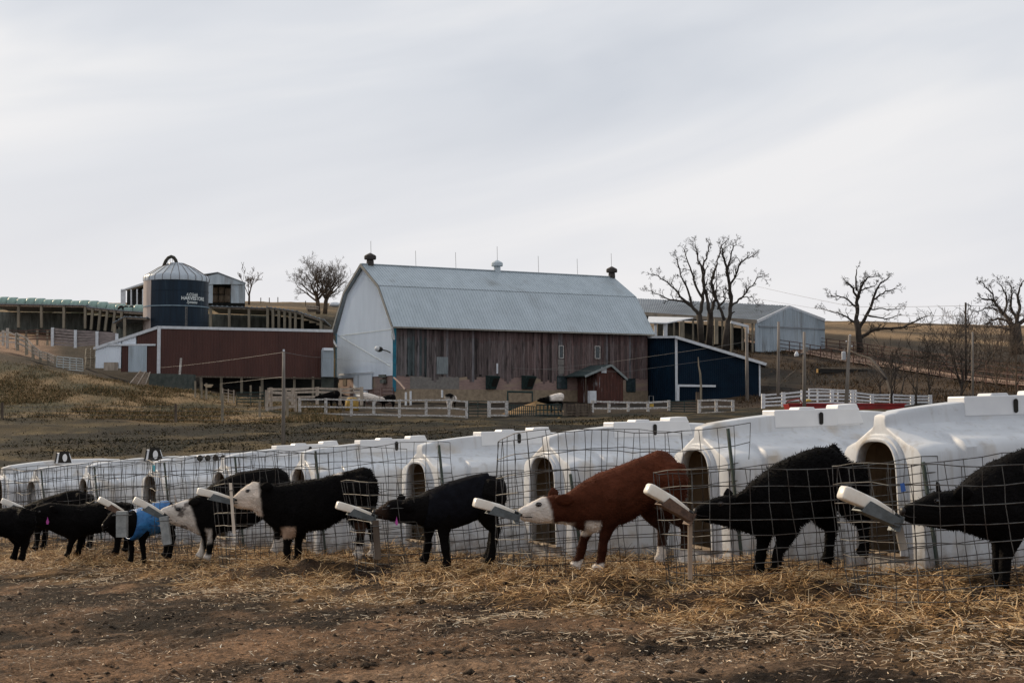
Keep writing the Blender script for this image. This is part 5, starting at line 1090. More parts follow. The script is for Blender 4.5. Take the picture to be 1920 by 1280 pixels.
for i, (px, py) in enumerate(((404, 560), (415.5, 560), (426, 560), (404, 545), (416, 545), (427, 547))):
    c = P(px, py, dB+3); roundbale((c.x, c.y, c.z), .45*.95*1.0, 1.1, MOB, ('lower ' if i < 3 else 'upper ')+('left', 'middle', 'right')[i % 3]+' brown round straw bale stacked inside the blue shed', 'straw bales in the blue shed', 'z')
ORD = ['first', 'second', 'third', 'fourth', 'fifth', 'sixth', 'seventh', 'eighth', 'ninth', 'tenth', 'eleventh', 'twelfth', 'thirteenth', 'fourteenth', 'fifteenth', 'sixteenth', 'seventeenth']
for i in range(17):
    px = -8+i*16.8+random.uniform(-1, 1); d = 176-i*.3; py = 569+i*.75-(1.5 if i % 3 else 0)+(4 if i > 12 else 0); c = P(px, py, d); roundbale((c.x, c.y, c.z), .76+.05*random.random(), 1.16, MBG, ORD[i]+' pale green wrapped bale counted from the left of the long row', 'green wrapped bales in a row')
for i, px in enumerate((227, 236, 246.5, 255.5, 268)):
    c = P(px, 579, 171); q = MB(); q.tube([(c.x+.30*math.cos(a), c.y, c.z+.30*math.sin(a)) for a in np.linspace(0, 2*PI, 15)], .13, 7, cap=False); tag(q.build('old_tyre', MRB, smooth=True), ORD[i]+' black tyre from the left, against the pale green bales beside the silo', 'tyre', 'tyres by the green bales')

# ------------------------------------------------------------------ open feed sheds
def openshed(name, label, pts_top, pts_bot, d0, d1, posts, m_post, deep=6, band=3.5, lean=(), back=MGW):
    o = thing(name, label, 'shed', P(pts_bot[0][0], pts_bot[0][1], d0))
    def dd(px): return float(np.interp(px, [pts_top[0][0], pts_top[-1][0]], [d0, d1]))
    def ty(px): return float(np.interp(px, [p[0] for p in pts_top], [p[1] for p in pts_top]))
    def by(px): return float(np.interp(px, [p[0] for p in pts_bot], [p[1] for p in pts_bot]))
    for (a, ya), (b, yb) in zip(pts_top[:-1], pts_top[1:]):
        q = MB(); q.hexa([P(a, ya+band, dd(a)), P(b, yb+band, dd(b)), P(b, yb+band, dd(b))+Vector((0, .25, 0)), P(a, ya+band, dd(a))+Vector((0, .25, 0)), P(a, ya, dd(a)), P(b, yb, dd(b)), P(b, yb, dd(b))+Vector((0, .25, 0)), P(a, ya, dd(a))+Vector((0, .25, 0))]); q.build('front_beam', MWD if band > 3 else MPS, o)
        q = MB(); A_, B_ = P(a, ya, dd(a)-.3), P(b, yb, dd(b)-.3); bk = Vector((0, deep, -.35)); q.slab([A_, B_, B_+bk, A_+bk], (0, 0, 1), .06)
        n_ = max(4, int((B_-A_).length/.5))
        for i in range(n_+1): t = i/n_; q.beam(A_.lerp(B_, t)+Vector((0, 0, .09)), A_.lerp(B_, t)+bk+Vector((0, 0, .09)), .12, .08)
        q.build('roof_sheet', MR2, o)
    a, b = pts_top[0][0], pts_top[-1][0]; n_ = int(abs(b-a)/14)+1
    for i in range(n_):
        p0 = a+(b-a)*i/n_; p1 = a+(b-a)*(i+1)/n_-.6; A_ = P(p0, by(p0), dd(p0)+deep); B_ = P(p1, by(p1), dd(p1)+deep); zt_ = P(p0, ty(p0), dd(p0)).z-.4
        wall('back_sheet', back, (A_.x, A_.y, 0), (B_.x, B_.y, 0), A_.z-1, B_.z-1, zt_, zt_, o, ribs=5)
    for i, px in enumerate(posts):
        l = lean[i] if i < len(lean) else 0; q = MB(); q.beam(P(px-l, by(px)+1, dd(px)-.05), P(px, ty(px)+1, dd(px)-.05), .26, .26); q.build('post', m_post, o)
    return o
openshed('feed_shed', 'long open-fronted feed shed with pale posts at the far left under the green bales', [(-20, 570), (162, 573)], [(-20, 612), (162, 615)], 152, 150, [35, 78, 120, 160], MPS)
openshed('feed_shed', 'sagging open shed with leaning posts left of the silo', [(162, 576), (230, 583), (275, 586)], [(162, 616), (275, 625)], 150, 146, [174, 188.5, 202, 216, 229], MPS, lean=(3, 4, 5, 5, 5), back=MSH, band=4)
openshed('calf_shelter', 'small open shelter with a braced post beside the silo', [(212, 606), (233, 594), (275, 596)], [(212, 630), (275, 635)], 138, 137, [215, 234], MPS, deep=3)
openshed('feed_shed', 'open-fronted shed with pale posts between silo and barn', [(388, 574), (500, 578)], [(388, 612), (500, 614)], 150, 150, [395, 430, 467], MPS)
openshed('feed_shed', 'newer open shed with a sloping pale roof edge left of the barn gable', [(500, 576), (556, 584), (606, 600)], [(500, 614), (606, 616)], 149, 146, [502, 512, 523, 534, 544, 554, 567, 602], MPS, back=MSH)
for i in range(9):
    q = MB(); c = P(400+i*13, 572, 156); 
# ------------------------------------------------------------------ navy lean-to right of the barn
nv = thing('navy_shed', 'dark navy metal lean-to with white trim at the right end of the barn', 'shed', P(1320, 756, 133))
N0, N1, N2 = xy(1214, 138.2), xy(1268, 133), xy(1424, 132)
wall('recessed_wall', MNV, N0, N1, zat(760, 138), zat(758, 133), zat(633, 138), zat(633, 133), nv, ribs=14)
d1 = 132.5; q = MB(); Z0 = zat(756, d1); ztl = zat(633, 133); ztr = zat(679, 132); q.slab([Vector((N1.x, N1.y, Z0)), Vector((N2.x, N2.y, Z0)), Vector((N2.x, N2.y, ztr)), Vector((N1.x, N1.y, ztl))], (0, 1, 0), .15)
for i in range(41): t = i/40; p = N1.lerp(N2, t); q.beam((p.x, p.y-.02, Z0), (p.x, p.y-.02, ztl+(ztr-ztl)*t), .05, .04)
q.build('front_wall', MNV, nv)
q = MB(); q.beam((N1.x, N1.y-.1, zat(757, 133)), (N1.x, N1.y-.1, ztl), .22, .15); q.build('corner_trim', MTR, nv)
q = MB(); q.beam((N2.x, N2.y-.1, zat(757, 133)), (N2.x, N2.y-.1, ztr), .14, .12); q.build('corner_trim', MTR, nv)
q = MB(); a, b = Vector((N1.x-.1, N1.y-.35, ztl+.05)), P(1437, 683, 131.6); q.beam(a, b, .3, .26); q.beam(Vector((N0.x, N0.y-.3, zat(632, 138))), a, .3, .2); q.build('roof_trim', MTR, nv)
q = MB(); q.slab([a, b, b+Vector((2, 12, 0)), a+Vector((2, 12, 0))], (0, 0, 1), .08); q.slab([Vector((N0.x, N0.y-.3, zat(632, 138))), a, a+Vector((2, 12, 0)), Vector((N0.x, N0.y+10, zat(632, 138)))], (0, 0, 1), .08); q.build('roof', MR2, nv)
q = MB(); q.beam(P(1271, 722.5, 132.4), P(1342, 723.5, 132.1), .16, .2); q.build('door_track', MTR, nv); q = MB(); q.beam(P(1271.5, 765, 132.3), P(1271.5, 724, 132.3), .22, .12); q.build('door_jamb', MTR, nv)
q = MB(); q.beam(P(1306.5, 758, 132.2), P(1306.5, 725, 132.2), .04, .05); q.build('door_seam', MDK, nv)
wall('plinth', MCN, xy(1372, 131.8), xy(1424, 131.8), zat(764, 132), zat(764, 132), zat(756, 132), zat(756, 132), nv)
wall('side_wall', MNV, N2, N2+Vector((2, 12, 0)), Z0, Z0, ztr, ztr, nv)

# ------------------------------------------------------------------ long cattle shed on the right
cs = thing('cattle_shed', 'long pale blue grey cattle shed with a low-pitched metal roof behind the bare trees', 'shed', P(1480, 640, 176))
a1 = P(1478, 575, 180); e1 = P(1418, 603, 171.5); e2 = P(1545, 600, 188); r0 = P(1188, 561, 191); f0 = P(1188, 587, 182.5)
zb_ = P(1480, 648, 178).z-1
g_ = MB(); n_ = (e2-e1).normalized(); ng = Vector((n_.y, -n_.x, 0)); low = lambda p: Vector((p.x, p.y, zb_))
g_.slab([low(e1), low(e2), e2, a1, e1], -ng, .2)
for i in range(46): t = i/45; p = e1.lerp(e2, t); zt_ = float(np.interp(t, [0, .48, 1], [e1.z, a1.z, e2.z])); g_.beam(Vector((p.x, p.y, zb_))+ng*.03, Vector((p.x, p.y, zt_-.05))+ng*.03, .12, .06)
g_.build('gable_wall', MSB, cs)
for A_, Bq, nm_ in ((e1, a1, 'rake_trim'), (a1, e2, 'rake_trim')): q = MB(); q.beam(A_+ng*.1, Bq+ng*.1, .15, .35); q.build(nm_, MTR, cs)
q = MB(); q.beam(e1.lerp(e2, .02)+ng*.12-Vector((0, 0, .55)), e2+ng*.12-Vector((0, 0, 1.2)), .06, .16); q.build('girt_shadow_strip', MR2, cs)
def roofp(a, b, c, d, n): 
    q = MB(); nn = (b-a).cross(d-a).normalized(); nn = nn if nn.z > 0 else -nn; q.slab([a, b, c, d], nn, .12)
    for i in range(n+1): t = i/n; q.beam(a.lerp(b, t)+nn*.15, d.lerp(c, t)+nn*.15, .14, .06, up=nn)
    return q.build('roof_slope', MR2, cs)
roofp(f0, e1, a1, r0, 60); roofp(r0, a1, e2, Vector((r0.x*2-f0.x, r0.y*2-f0.y, f0.z)), 20)
q = MB(); q.beam(f0+Vector((0, -.1, 0)), e1+Vector((0, -.1, 0)), .2, .45); q.build('eave_board', mat('tan_eave', (.32, .27, .21), (.2, .17, .14), scale=1), cs)
for t in (.62, .72, .83, .9): 
    pass
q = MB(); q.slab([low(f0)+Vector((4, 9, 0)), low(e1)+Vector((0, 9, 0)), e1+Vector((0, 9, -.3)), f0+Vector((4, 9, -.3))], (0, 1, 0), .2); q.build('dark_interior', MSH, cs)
for i, t in enumerate(np.linspace(.03, .97, 13)): p = f0.lerp(e1, t); q = MB(); q.beam(low(p)-Vector((0, 0, 1)), Vector((p.x, p.y, p.z-.2)), .22, .2); q.build('post', MPS, cs)
bn = thing('bunk_roof', 'low white feed bunk roof on posts right behind the barn roof end', 'shelter', P(1250, 605, 160))
q = MB(); q.slab([P(1214, 606, 158), P(1249, 607, 158), P(1300, 597, 164), P(1216, 595, 166)], (0, 0, 1), .12); q.build('roof_sheet', MTR, bn)
for px in (1229, 1247.5): q = MB(); q.beam(P(px, 636, 158.5), P(px, 606, 158.5), .3 if px < 1240 else .45, .3); q.build('post', MTR, bn)
for px, y0, y1 in ((1277, 603, 640), (1343, 598, 645)): o = thing('yard_post', 'stout pale wooden post in the cattle yard at picture column %s' % ('left of the forked trees' if px < 1300 else 'between the two tree trunks'), 'post', P(px, y1, 152)); o['label'] = 'stout pale yard post ' + ('left of the forked trees' if px < 1300 else 'between the trunks of the forked trees'); q = MB(); q.beam(P(px, y1, 152), P(px, y0, 152), .38, .35); q.build('shaft', MPS, o)
# ================================================================== fences, poles, trees, cattle
def rail_fence(name, label, posts, rails, m, pw=.16, rh=.15, grp=None, front=-.1, cat='fence', mp=None, rail_th=.05):
    # posts: (px, py_bottom, py_top, depth); rails: fractions of post height
    o = thing(name, label, cat, P(posts[0][0], posts[0][1], posts[0][3]), group=grp)
    T = []
    for px, yb, yt, d in posts:
        a, b = P(px, yb, d), P(px, yt, d); a.z -= .25; q = MB(); q.beam(a, b, pw, pw); q.build('post', mp or m, o); T.append((P(px, yb, d), b))
    for (a0, a1), (b0, b1) in zip(T[:-1], T[1:]):
        for r in rails:
            p, q_ = a0.lerp(a1, r+random.uniform(-.015, .015)), b0.lerp(b1, r+random.uniform(-.015, .015)); v = Vector((0, front, 0)); q = MB(); q.beam(p+v, q_+v, rail_th, rh); q.build('rail', m, o)
    return o
# white fence in the middle
rail_fence('board_fence', 'white three-rail board fence in front of the barn gable', [(562, 778, 746, 103), (611, 779, 746, 102.5), (659, 780, 747, 102), (701, 780, 748, 102), (749, 781, 748, 102), (799, 782, 748, 102), (842, 783, 747, 102), (875, 784, 751, 102)], (.10, .5, .93), MWF, .19, .11)
rail_fence('board_fence', 'short two-panel white fence between two gates in front of the barn side', [(917, 784, 751, 102.5), (950, 784, 751, 102.5)], (.18, .55, .95), MWF, .26, .12)
rail_fence('board_fence', 'white board fence in front of the red entry shed', [(1111, 780, 750, 104), (1142, 779, 751, 104), (1178, 779, 752, 104), (1215, 778, 752, 104), (1254, 778, 750, 104)], (.5, .92), MWF, .2, .13)
rail_fence('board_fence', 'white board panel in front of the navy shed', [(1311, 778, 749, 101), (1343, 776, 748, 101), (1374, 775, 750, 101)], (.1, .52, .94), MWF, .2, .12)
def gate(name, label, c, n, m, nv=0, rad=.035, cat='gate', grp=None):   # corners ll, lr, ur, ul
    o = thing(name, label, cat, c[0], group=grp); a, b, c_, d = [Vector(v) for v in c]
    q = MB(); q.tube([a, b, c_, d, a], rad*1.2, 6); q.build('frame', m, o)
    for i in range(1, n): t = i/n; q = MB(); q.tube([a.lerp(d, t), b.lerp(c_, t)], rad, 5); q.build('bar', m, o)
    for i in range(1, nv+1): t = i/(nv+1); q = MB(); q.tube([a.lerp(b, t), d.lerp(c_, t)], rad, 5); q.build('upright', m, o)
    return o
gate('metal_gate', 'dark bar gate between the two white fence sections', [P(878, 782, 102.5), P(914, 782, 102.5), P(914, 752, 102.5), P(878, 752, 102.5)], 5, MGD, 1)
gate('metal_gate', 'green bar gate in front of the navy shed door', [P(1258, 777, 103), P(1308, 777, 103), P(1308, 752, 103), P(1258, 752, 103)], 5, MGD, 1)
gate('feeder_panel', 'dark slatted feed panel right of the white fence, straw behind it', [P(955, 779, 102), P(1004, 779, 102), P(1004, 762, 102), P(955, 759, 102)], 2, MGD, 12, .03, 'panel')
gate('feeder_panel', 'dark slant-bar feeder panel in front of the white and black cow', [P(1005, 788, 100), P(1055, 788, 100), P(1052, 758, 100), P(1006, 759, 100)], 3, MGD, 6, .045, 'panel')
o = gate('pipe_gateway', 'dark pipe frame standing against the yellowed barn footing', [P(952, 768, 112), P(998, 768, 112), P(998, 735, 112), P(952, 734, 112)], 1, MGD, 0, .09, 'frame')
gate('metal_gate', 'rusty bar gate below the white gable corner', [P(716, 766, 118), P(738, 766, 118), P(738, 727, 118), P(716, 727, 118)], 6, MRP, 0, .04)
gate('metal_gate', 'dark gate in front of the blue-white sliding door of the gable', [P(664, 760, 119), P(712, 760, 119), P(712, 730, 119), P(664, 731, 119)], 4, MRP, 3, .03)
gate('metal_gate', 'green bar gate left of the brown board pen', [P(444, 760, 104), P(496, 760, 104), P(496, 735.5, 104), P(444, 736, 104)], 4, MGD, 1, .035)
for px, t, lb in ((1058, 757, 'dark grey slatted board panel right of the slant-bar feeder'),):
    o = thing('plank_barrier', lb, 'panel', P(px, 786, 100))
    for i in range(6): y_ = 760+i*5; q = MB(); q.beam(P(1060, y_, 100.3), P(1110, y_-2, 100.8), .05, .16); q.build('board', MDW, o)
    for x_ in (1060, 1082, 1106): q = MB(); q.beam(P(x_, 788, 100.2), P(x_, 756, 100.2), .22, .18); q.build('post', MDW, o)
rail_fence('wooden_pen', 'brown weathered board pen right of the tall grey pole', [(500, 772, 731, 100), (508, 772, 726, 100.5), (535, 768, 730, 101), (554, 766, 736, 102)], (.15, .5, .8), MWD, .2, .2)
rail_fence('wooden_pen', 'brown board fence running along the dark gap under the maroon shed', [(505, 752, 727, 108), (549, 752, 727, 108), (595, 752, 725, 108), (637, 753, 727, 108), (678, 753, 725, 108)], (.3, .65, .9), MWD, .24, .16)
pallet('slatted_panel', 'stack of pale slats leaning by the green gate below the maroon shed', P(417, 755, 106), P(440, 758, 106), P(440, 731, 106), P(417, 727, 106), MWD, 5)
for i, (px, y0, y1) in enumerate(((366, 714, 742), (378, 716, 747), (387, 718, 749), (414, 718, 752), (488, 724, 744), (470, 722, 742))):
    o = thing('fence_post', 'x', 'post', P(px, y1, 107)); o['label'] = 'thin pale post in the dark gap under the maroon shed'; o['group'] = 'thin posts under the maroon shed'; o['label'] = ORD[(0, 1, 2, 3, 5, 4)[i]]+' thin pale post from the left in the dark gap under the maroon shed'; q = MB(); q.beam(P(px, y1+3, 107), P(px, y0, 107), .12, .12); q.build('shaft', MPS, o)
o = thing('salt_tub', 'pale shallow tub on a post under the maroon shed', 'tub', P(391, 727, 106)); c = P(391, 723, 106); q = MB(); q.loft([[(c.x+r*math.cos(a), c.y+r*.6*math.sin(a), c.z+z) for a in np.linspace(0, 2*PI, 15)[:-1]] for r, z in ((.2, -.12), (.34, .05), (.36, .1), (.3, .08), (.05, .0))]); q.build('bowl', mat('cream_tub', (.55, .48, .36), (.4, .34, .26)), o); q = MB(); q.beam(P(387, 748, 106), P(387, 726, 106), .12, .12); q.build('leg', MPS, o)
o = thing('fence_post', 'white leaning post standing against the maroon shed', 'post', P(338, 700, 119)); q = MB(); q.beam(P(337, 702, 119), P(339.5, 671, 119), .16, .12); q.build('shaft', MWF, o)
# left yard
o = thing('plank_fence', 'grey and purple weathered plank fence with white posts below the open feed sheds', 'fence', P(98, 648, 128)); pk = [(98.5, 648, 614, 128), (141.5, 651, 618.5, 127), (182, 648, 621, 126.5), (219, 640, 625, 126)]
for px, yb, yt, d in pk: q = MB(); q.beam(P(px, yb+1, d-.2), P(px, yt, d-.2), .24, .16); q.build('post', MTR, o)
MPP = mat('mauve_planks', (.30, .25, .24), (.15, .13, .125), rough=.9, scale=4, stretch=(.4, 1, 3))
for (a, ab, at, ad), (b, bb, bt, bd_) in zip(pk[:-1], pk[1:]):
    for i in range(6): t = .10+i*.165; q = MB(); q.beam(P(a, ab+(at-ab)*t, ad), P(b, bb+(bt-bb)*t-0, bd_), .06, .2); q.build('plank', MPP, o)
rail_fence('rail_fence', 'grey board fence descending the bank towards the pale gate', [(33, 652, 625, 122), (50, 660, 632, 121), (62, 668, 647, 120), (76, 674, 658, 119.5), (91, 680, 662, 119), (105, 688, 668, 118.5)], (.35, .65, .95), MWD, .2, .15, mp=MPS)
rail_fence('rail_fence', 'tan and white rail fence at the far left of the cattle yard', [(-5, 645, 622, 126), (6, 643, 619, 126), (14, 648, 615, 126), (31, 646, 624, 126)], (.2, .5, .8), mat('cream_rail', (.5, .46, .4), (.35, .3, .27)), .2, .12)
rail_fence('pipe_fence', 'rusty pipe fence with pale posts at the back of the cattle yard', [(14, 640, 618, 133), (49, 642, 619, 133), (70, 642, 617, 133), (89, 642, 618, 133), (97, 642, 617, 133)], (.25, .5, .75, .95), MRP, .16, .07, mp=MPS)
g_ = gate('metal_gate', 'pale grey five-bar gate at the foot of the bank left of the maroon shed', [P(106, 692, 118), P(156, 695, 118), P(155, 673, 118), P(107, 668.5, 118)], 5, mat('pale_gate', (.45, .48, .48), (.33, .35, .35), rough=.5, metal=.2), 3, .045)
for j in range(2):
    b0 = P(160+j*2, 690, 118+j); 
    pallet('wooden_pallet', 'pale slatted pallet stood up against the left end of the maroon shed' if j == 0 else 'second pallet standing just above the first at the end of the maroon shed', P(158, 692-j*18, 119+j*.8), P(178, 692-j*18, 119.5+j*.8), P(179, 670-j*16, 120+j*.8), P(160, 670-j*16, 119.5+j*.8), MPS, 6)
# white board fence on the right
rail_fence('board_fence', 'long white four-rail fence on the right with broad posts, red wagon below it', [(1431, 763, 738, 106), (1469, 762, 735, 106), (1505, 760, 731, 106), (1560, 758, 732, 107), (1598, 758, 733, 108), (1635, 760, 738, 109), (1672, 762, 738, 110), (1710, 762, 740, 111), (1744, 762, 740, 112)], (.12, .38, .64, .9), MWP, .26, .13)
rail_fence('board_fence', 'thin white fence standing just behind the broad-posted white fence', [(1517, 752, 728, 116), (1533, 752, 728, 116), (1571, 752, 730, 116), (1605, 752, 731, 116)], (.5, .95), MWP, .12, .1)
# red wagon, sliver seen over the hutches
o = thing('red_wagon', 'low bright red feed wagon below the long white fence', 'wagon', P(1590, 772, 97)); q = MB(); a, b = P(1484, 776, 97), P(1692, 776, 98); t = P(1500, 757, 97).z-a.z
q.hexa([a, b, b+Vector((0, 2, 0)), a+Vector((0, 2, 0)), a+Vector((-.2, 0, t)), b+Vector((.2, 0, t)), b+Vector((.2, 2, t)), a+Vector((-.2, 2, t))]); q.build('box', MRD, o)
q = MB(); q.beam(a+Vector((-.25, -.05, t)), b+Vector((.25, -.05, t)), .1, .1); q.build('rim', MRD, o); q = MB(); q.tube([P(1475, 752, 97), P(1498, 747, 97), P(1505, 757, 97)], .05, 5); q.build('drawbar', mat('faded_red', (.35, .08, .07)), o)
q = MB(); c = P(1516, 751, 97); q.sphere(c, .16, 8, 6, (1.3, 1, .7)); q.build('yellow_bag', mat('yellow_bag', (.6, .42, .1)), o)
for i, x_ in enumerate((1530, 1650)):
    q = MB(); c = P(x_, 781, 96.8); q.tube([c+Vector((0, -.15, 0)), c+Vector((0, .1, 0))], .42, 16); q.build('wheel', MRB, o)
# poles
def pole(label, px, yt, yb, d, w0, w1, top=0, m=MPO, cat='pole', name='utility_pole'):
    o = thing(name, label, cat, P(px, yb, d)); q = MB(); a, b = P(px, yb+6, d), P(px+top, yt, d); q.tube([a, a.lerp(b, .5), b], [w0/2*d/F, (w0+w1)/4*d/F, w1/2*d/F], 10); q.build('shaft', m, o, smooth=True); return o
p0 = pole('lone grey wooden pole standing in the field left of the barn', 531, 660, 836, 62, 7.5, 5.5, 1)
q = MB(); c = P(532, 659, 62); q.tube([c, c+Vector((0, 0, .1))], .05, 6); q.build('insulator', MTR, p0)
pole('pale pole nearest to the navy shed on the right', 1459, 603, 737, 104, 6, 4.5, 1)
p2 = pole('grey pole with a hanging yard lamp in front of the slope', 1508, 622, 768, 92, 7, 5, 0)
q = MB(); q.beam(P(1506, 662, 92), P(1498, 665, 92), .08, .06); l_ = q.build('lamp_arm', MWR, p2); c = P(1493.5, 664, 92); q = MB(); q.loft([[(c.x+r*math.cos(a), c.y+r*math.sin(a), c.z+z) for a in np.linspace(0, 2*PI, 13)[:-1]] for r, z in ((.02, .2), (.08, .17), (.1, .08), (.15, .03), (.14, -.12), (.05, -.15))]); q.build('lamp_head', MTR, l_)
q = MB(); c = P(1513, 655, 92); q.box(c, (.13, .12, .32)); q.build('meter_box', MCN, p2)
p3 = pole('leaning grey pole carrying a transformer can', 1586, 628, 768, 90, 8, 5, 7)
q = MB(); c = P(1582, 667, 90); q.loft([[(c.x+r*math.cos(a), c.y+r*math.sin(a), c.z+z) for a in np.linspace(0, 2*PI, 15)[:-1]] for r, z in ((.1, -.26), (.14, -.25), (.145, .2), (.13, .25), (.03, .29))]); tr = q.build('transformer', mat('grey_can', (.42, .44, .47), (.33, .34, .36), rough=.4), p3); q = MB(); q.tube([c+Vector((.05, 0, .28)), c+Vector((.05, 0, .5))], .03, 6); q.build('bushing', MCN, tr)
q = MB(); q.tube([P(1586, 668, 90), P(1590, 668, 90)], .03, 5); q.build('bracket', MWR, p3)
q = MB(); c = P(1594, 629, 90); q.sphere(c, .07, 8, 6); q.sphere(P(1597, 649, 90), .06, 8, 6); q.sphere(P(1587, 640, 90), .05, 8, 6); q.build('insulator', MTR, p3)
pole('pale smooth pole on the right in front of the bare shrubs', 1824, 622, 742, 100, 4.5, 3.2, -.5)
p5 = pole('tall dark pole against the sky near the right tree', 1811, 567, 705, 135, 5, 3.5, -.5, MBA)
q = MB(); q.tube([P(1811, 570, 135), P(1816, 571, 135), P(1821, 575, 135)], .05, 5); q.build('cross_arm', MBA, p5)
p6 = pole('pole at the right end of the navy shed with a slanting white brace on top', 1401, 612, 762, 125, 7, 5.5, -1)
q = MB(); q.beam(P(1370, 603.5, 125), P(1403, 612, 125), .2, .22); q.beam(P(1401, 610, 125), P(1401, 625, 125), .24, .22); q.build('brace', MTR, p6)
q = MB(); q.beam(P(1371, 660, 125), P(1371, 606, 125), .12, .12); q.beam(P(1372, 616, 125), P(1380, 607, 125), .07, .07); q.build('brace_post', MPS, p6)
o = thing('crooked_stick', 'thin crooked pale stick standing in front of the navy shed', 'stick', P(1314, 775, 104)); q = MB(); q.tube([P(1314, 778, 104), P(1314.5, 722, 104), P(1313, 700, 104), P(1310, 685, 104), P(1309, 669, 104)], [.09, .08, .07, .05, .03], 6); q.build('shaft', MPS, o)
o = thing('fence_post', 'dark grey stub post beside the crooked stick', 'post', P(1307, 775, 103)); q = MB(); q.beam(P(1308, 778, 103), P(1308, 735, 103), .22, .2); q.build('shaft', MDW, o)
pole('short dark post by the barn corner on the sky side behind the trees', 1343, 500, 560, 152, 1.6, 1.2, 0, MBA, 'post', 'metal_pole')['label'] = 'thin metal pole rising between the forked tree trunks'
for px, y0, y1, d, m, lb in ((4, 754, 794, 86, MDW, 'dark wooden fence post at the left edge of the dry grass'), (329.5, 757, 793, 86, MDW, 'dark wooden fence post in the dry grass below the maroon shed'), (417, 737, 790, 87, MPS, 'thin pale fence post in the tall grass below the pale slats'), (487, 752, 778, 92, MPS, 'short pale fence post left of the lone grey pole'), (539, 748, 778, 93, MPS, 'leaning pale post just right of the lone grey pole')):
    o = thing('fence_post', lb, 'post', P(px, y1, d)); q = MB(); q.beam(P(px, y1+4, d), P(px, y0, d), .14, .12); q.build('shaft', m, o)
# thin wires
def wire(label, pts, r, m=MWL, sag=.0, name='overhead_wire'):
    V_ = [P(*p) for p in pts]; q = MB(); L_ = []
    for a, b in zip(V_[:-1], V_[1:]):
        for t in np.linspace(0, 1, 9)[:-1]: p = a.lerp(b, t); p.z -= sag*4*t*(1-t)*(b-a).length*.01; L_.append(p)
    L_.append(V_[-1]); q.tube(L_, r, 4); return tag(q.build(name, m), label, 'wire')
wire('wire from the lone grey pole down to the maroon shed corner', [(532, 660, 62), (300, 689, 118)], .006, sag=.12)
wire('wire from the lone grey pole across the white gable to the barn wall', [(532, 660, 62), (600, 670, 100), (740, 681, 123)], .007, sag=.1)
wire('lower wire from the lone grey pole towards the left fence', [(532, 706, 62), (416, 719, 106)], .007)
wire('wire crossing the barn boards up to the right', [(1020, 692, 120), (1150, 678, 118), (1330, 652, 110), (1400, 640, 124)], .010, sag=.1)
wire('wire below the previous one crossing barn and navy shed', [(960, 690, 118), (1170, 697, 114), (1380, 668, 120)], .010, sag=.1)
wire('faint wire in the sky between cattle shed and the right pole', [(1420, 537, 190), (1600, 575, 160), (1811, 573, 135), (1980, 578, 130)], .016, sag=.2)
wire('second faint wire below it in the sky', [(1420, 560, 190), (1610, 590, 160), (1811, 592, 135)], .014, sag=.2)
wire('guy cable sagging from the lamp pole down to the left', [(1505, 672, 92), (1490, 695, 96), (1462, 720, 103)], .02, sag=-.8)
o = thing('field_wire_fence', 'thin woven wire fence strung between the dark posts along the field edge', 'fence', P(4, 790, 86))
for yy in (762, 770, 778, 786): q = MB(); q.tube([P(4+x_, yy+random.uniform(-1, 1)+(1 if x_ > 300 else 0), 86) for x_ in range(-20, 540, 20)], .010, 4); q.build('strand', MWR, o)
# pipe fences on the right slope
def slopefence(label, pts, hh, n, m=MRP):
    pts = [(p[0], p[1], gdist(p[0], p[1], 108)) for p in pts]; o = thing('pipe_fence', label, 'fence', P(*pts[0])); V_ = [P(*p) for p in pts]
    for k_ in range(3): q = MB(); q.tube([v+Vector((0, 0, hh*(k_+1)/3)) for v in V_], .045, 5); q.build('rail', m, o)
    for a, b in zip(V_[:-1], V_[1:]):
        for t in np.linspace(0, 1, n+1)[:-1]: p = a.lerp(b, t); q = MB(); q.beam(p-Vector((0, 0, .3)), p+Vector((0, 0, hh)), .1, .1); q.build('post', m, o)
slopefence('rusty pipe fence following the near side of the gravel road', [(1405, 650, 146), (1500, 664, 138), (1600, 683, 133), (1720, 703, 129), (1830, 720, 123), (1930, 733, 119)], 1.4, 5)
slopefence('rusty pipe fence on the far side of the gravel road', [(1400, 640, 165), (1480, 645, 158), (1600, 662, 152), (1740, 684, 146), (1930, 712, 138)], 1.4, 5)
slopefence('tan rail fence under the eave of the long cattle shed', [(1268, 634, 168), (1340, 636, 166), (1420, 640, 166)], 1.5, 5, MPS)
# log beam on the slope
o = thing('felled_timber', 'long black timber with a pale sawn end lying on the slope', 'timber', P(1540, 702, 118)); dt = gdist(1580, 701, 108); a, b = P(1534, 695, dt), P(1624, 697, dt+3); q = MB(); q.beam(a, b, .5, .45); q.build('beam', mat('black_timber', (.02, .018, .016)), o); q = MB(); q.beam(a-Vector((.12, 0, 0)), a-Vector((.0, 0, 0)), .5, .42); q.build('sawn_end', MHY, o); q = MB(); q.tube([a+Vector((.2, -.3, .3)), b+Vector((0, -.3, .35))], .03, 4); q.build('rail', MPS, o)

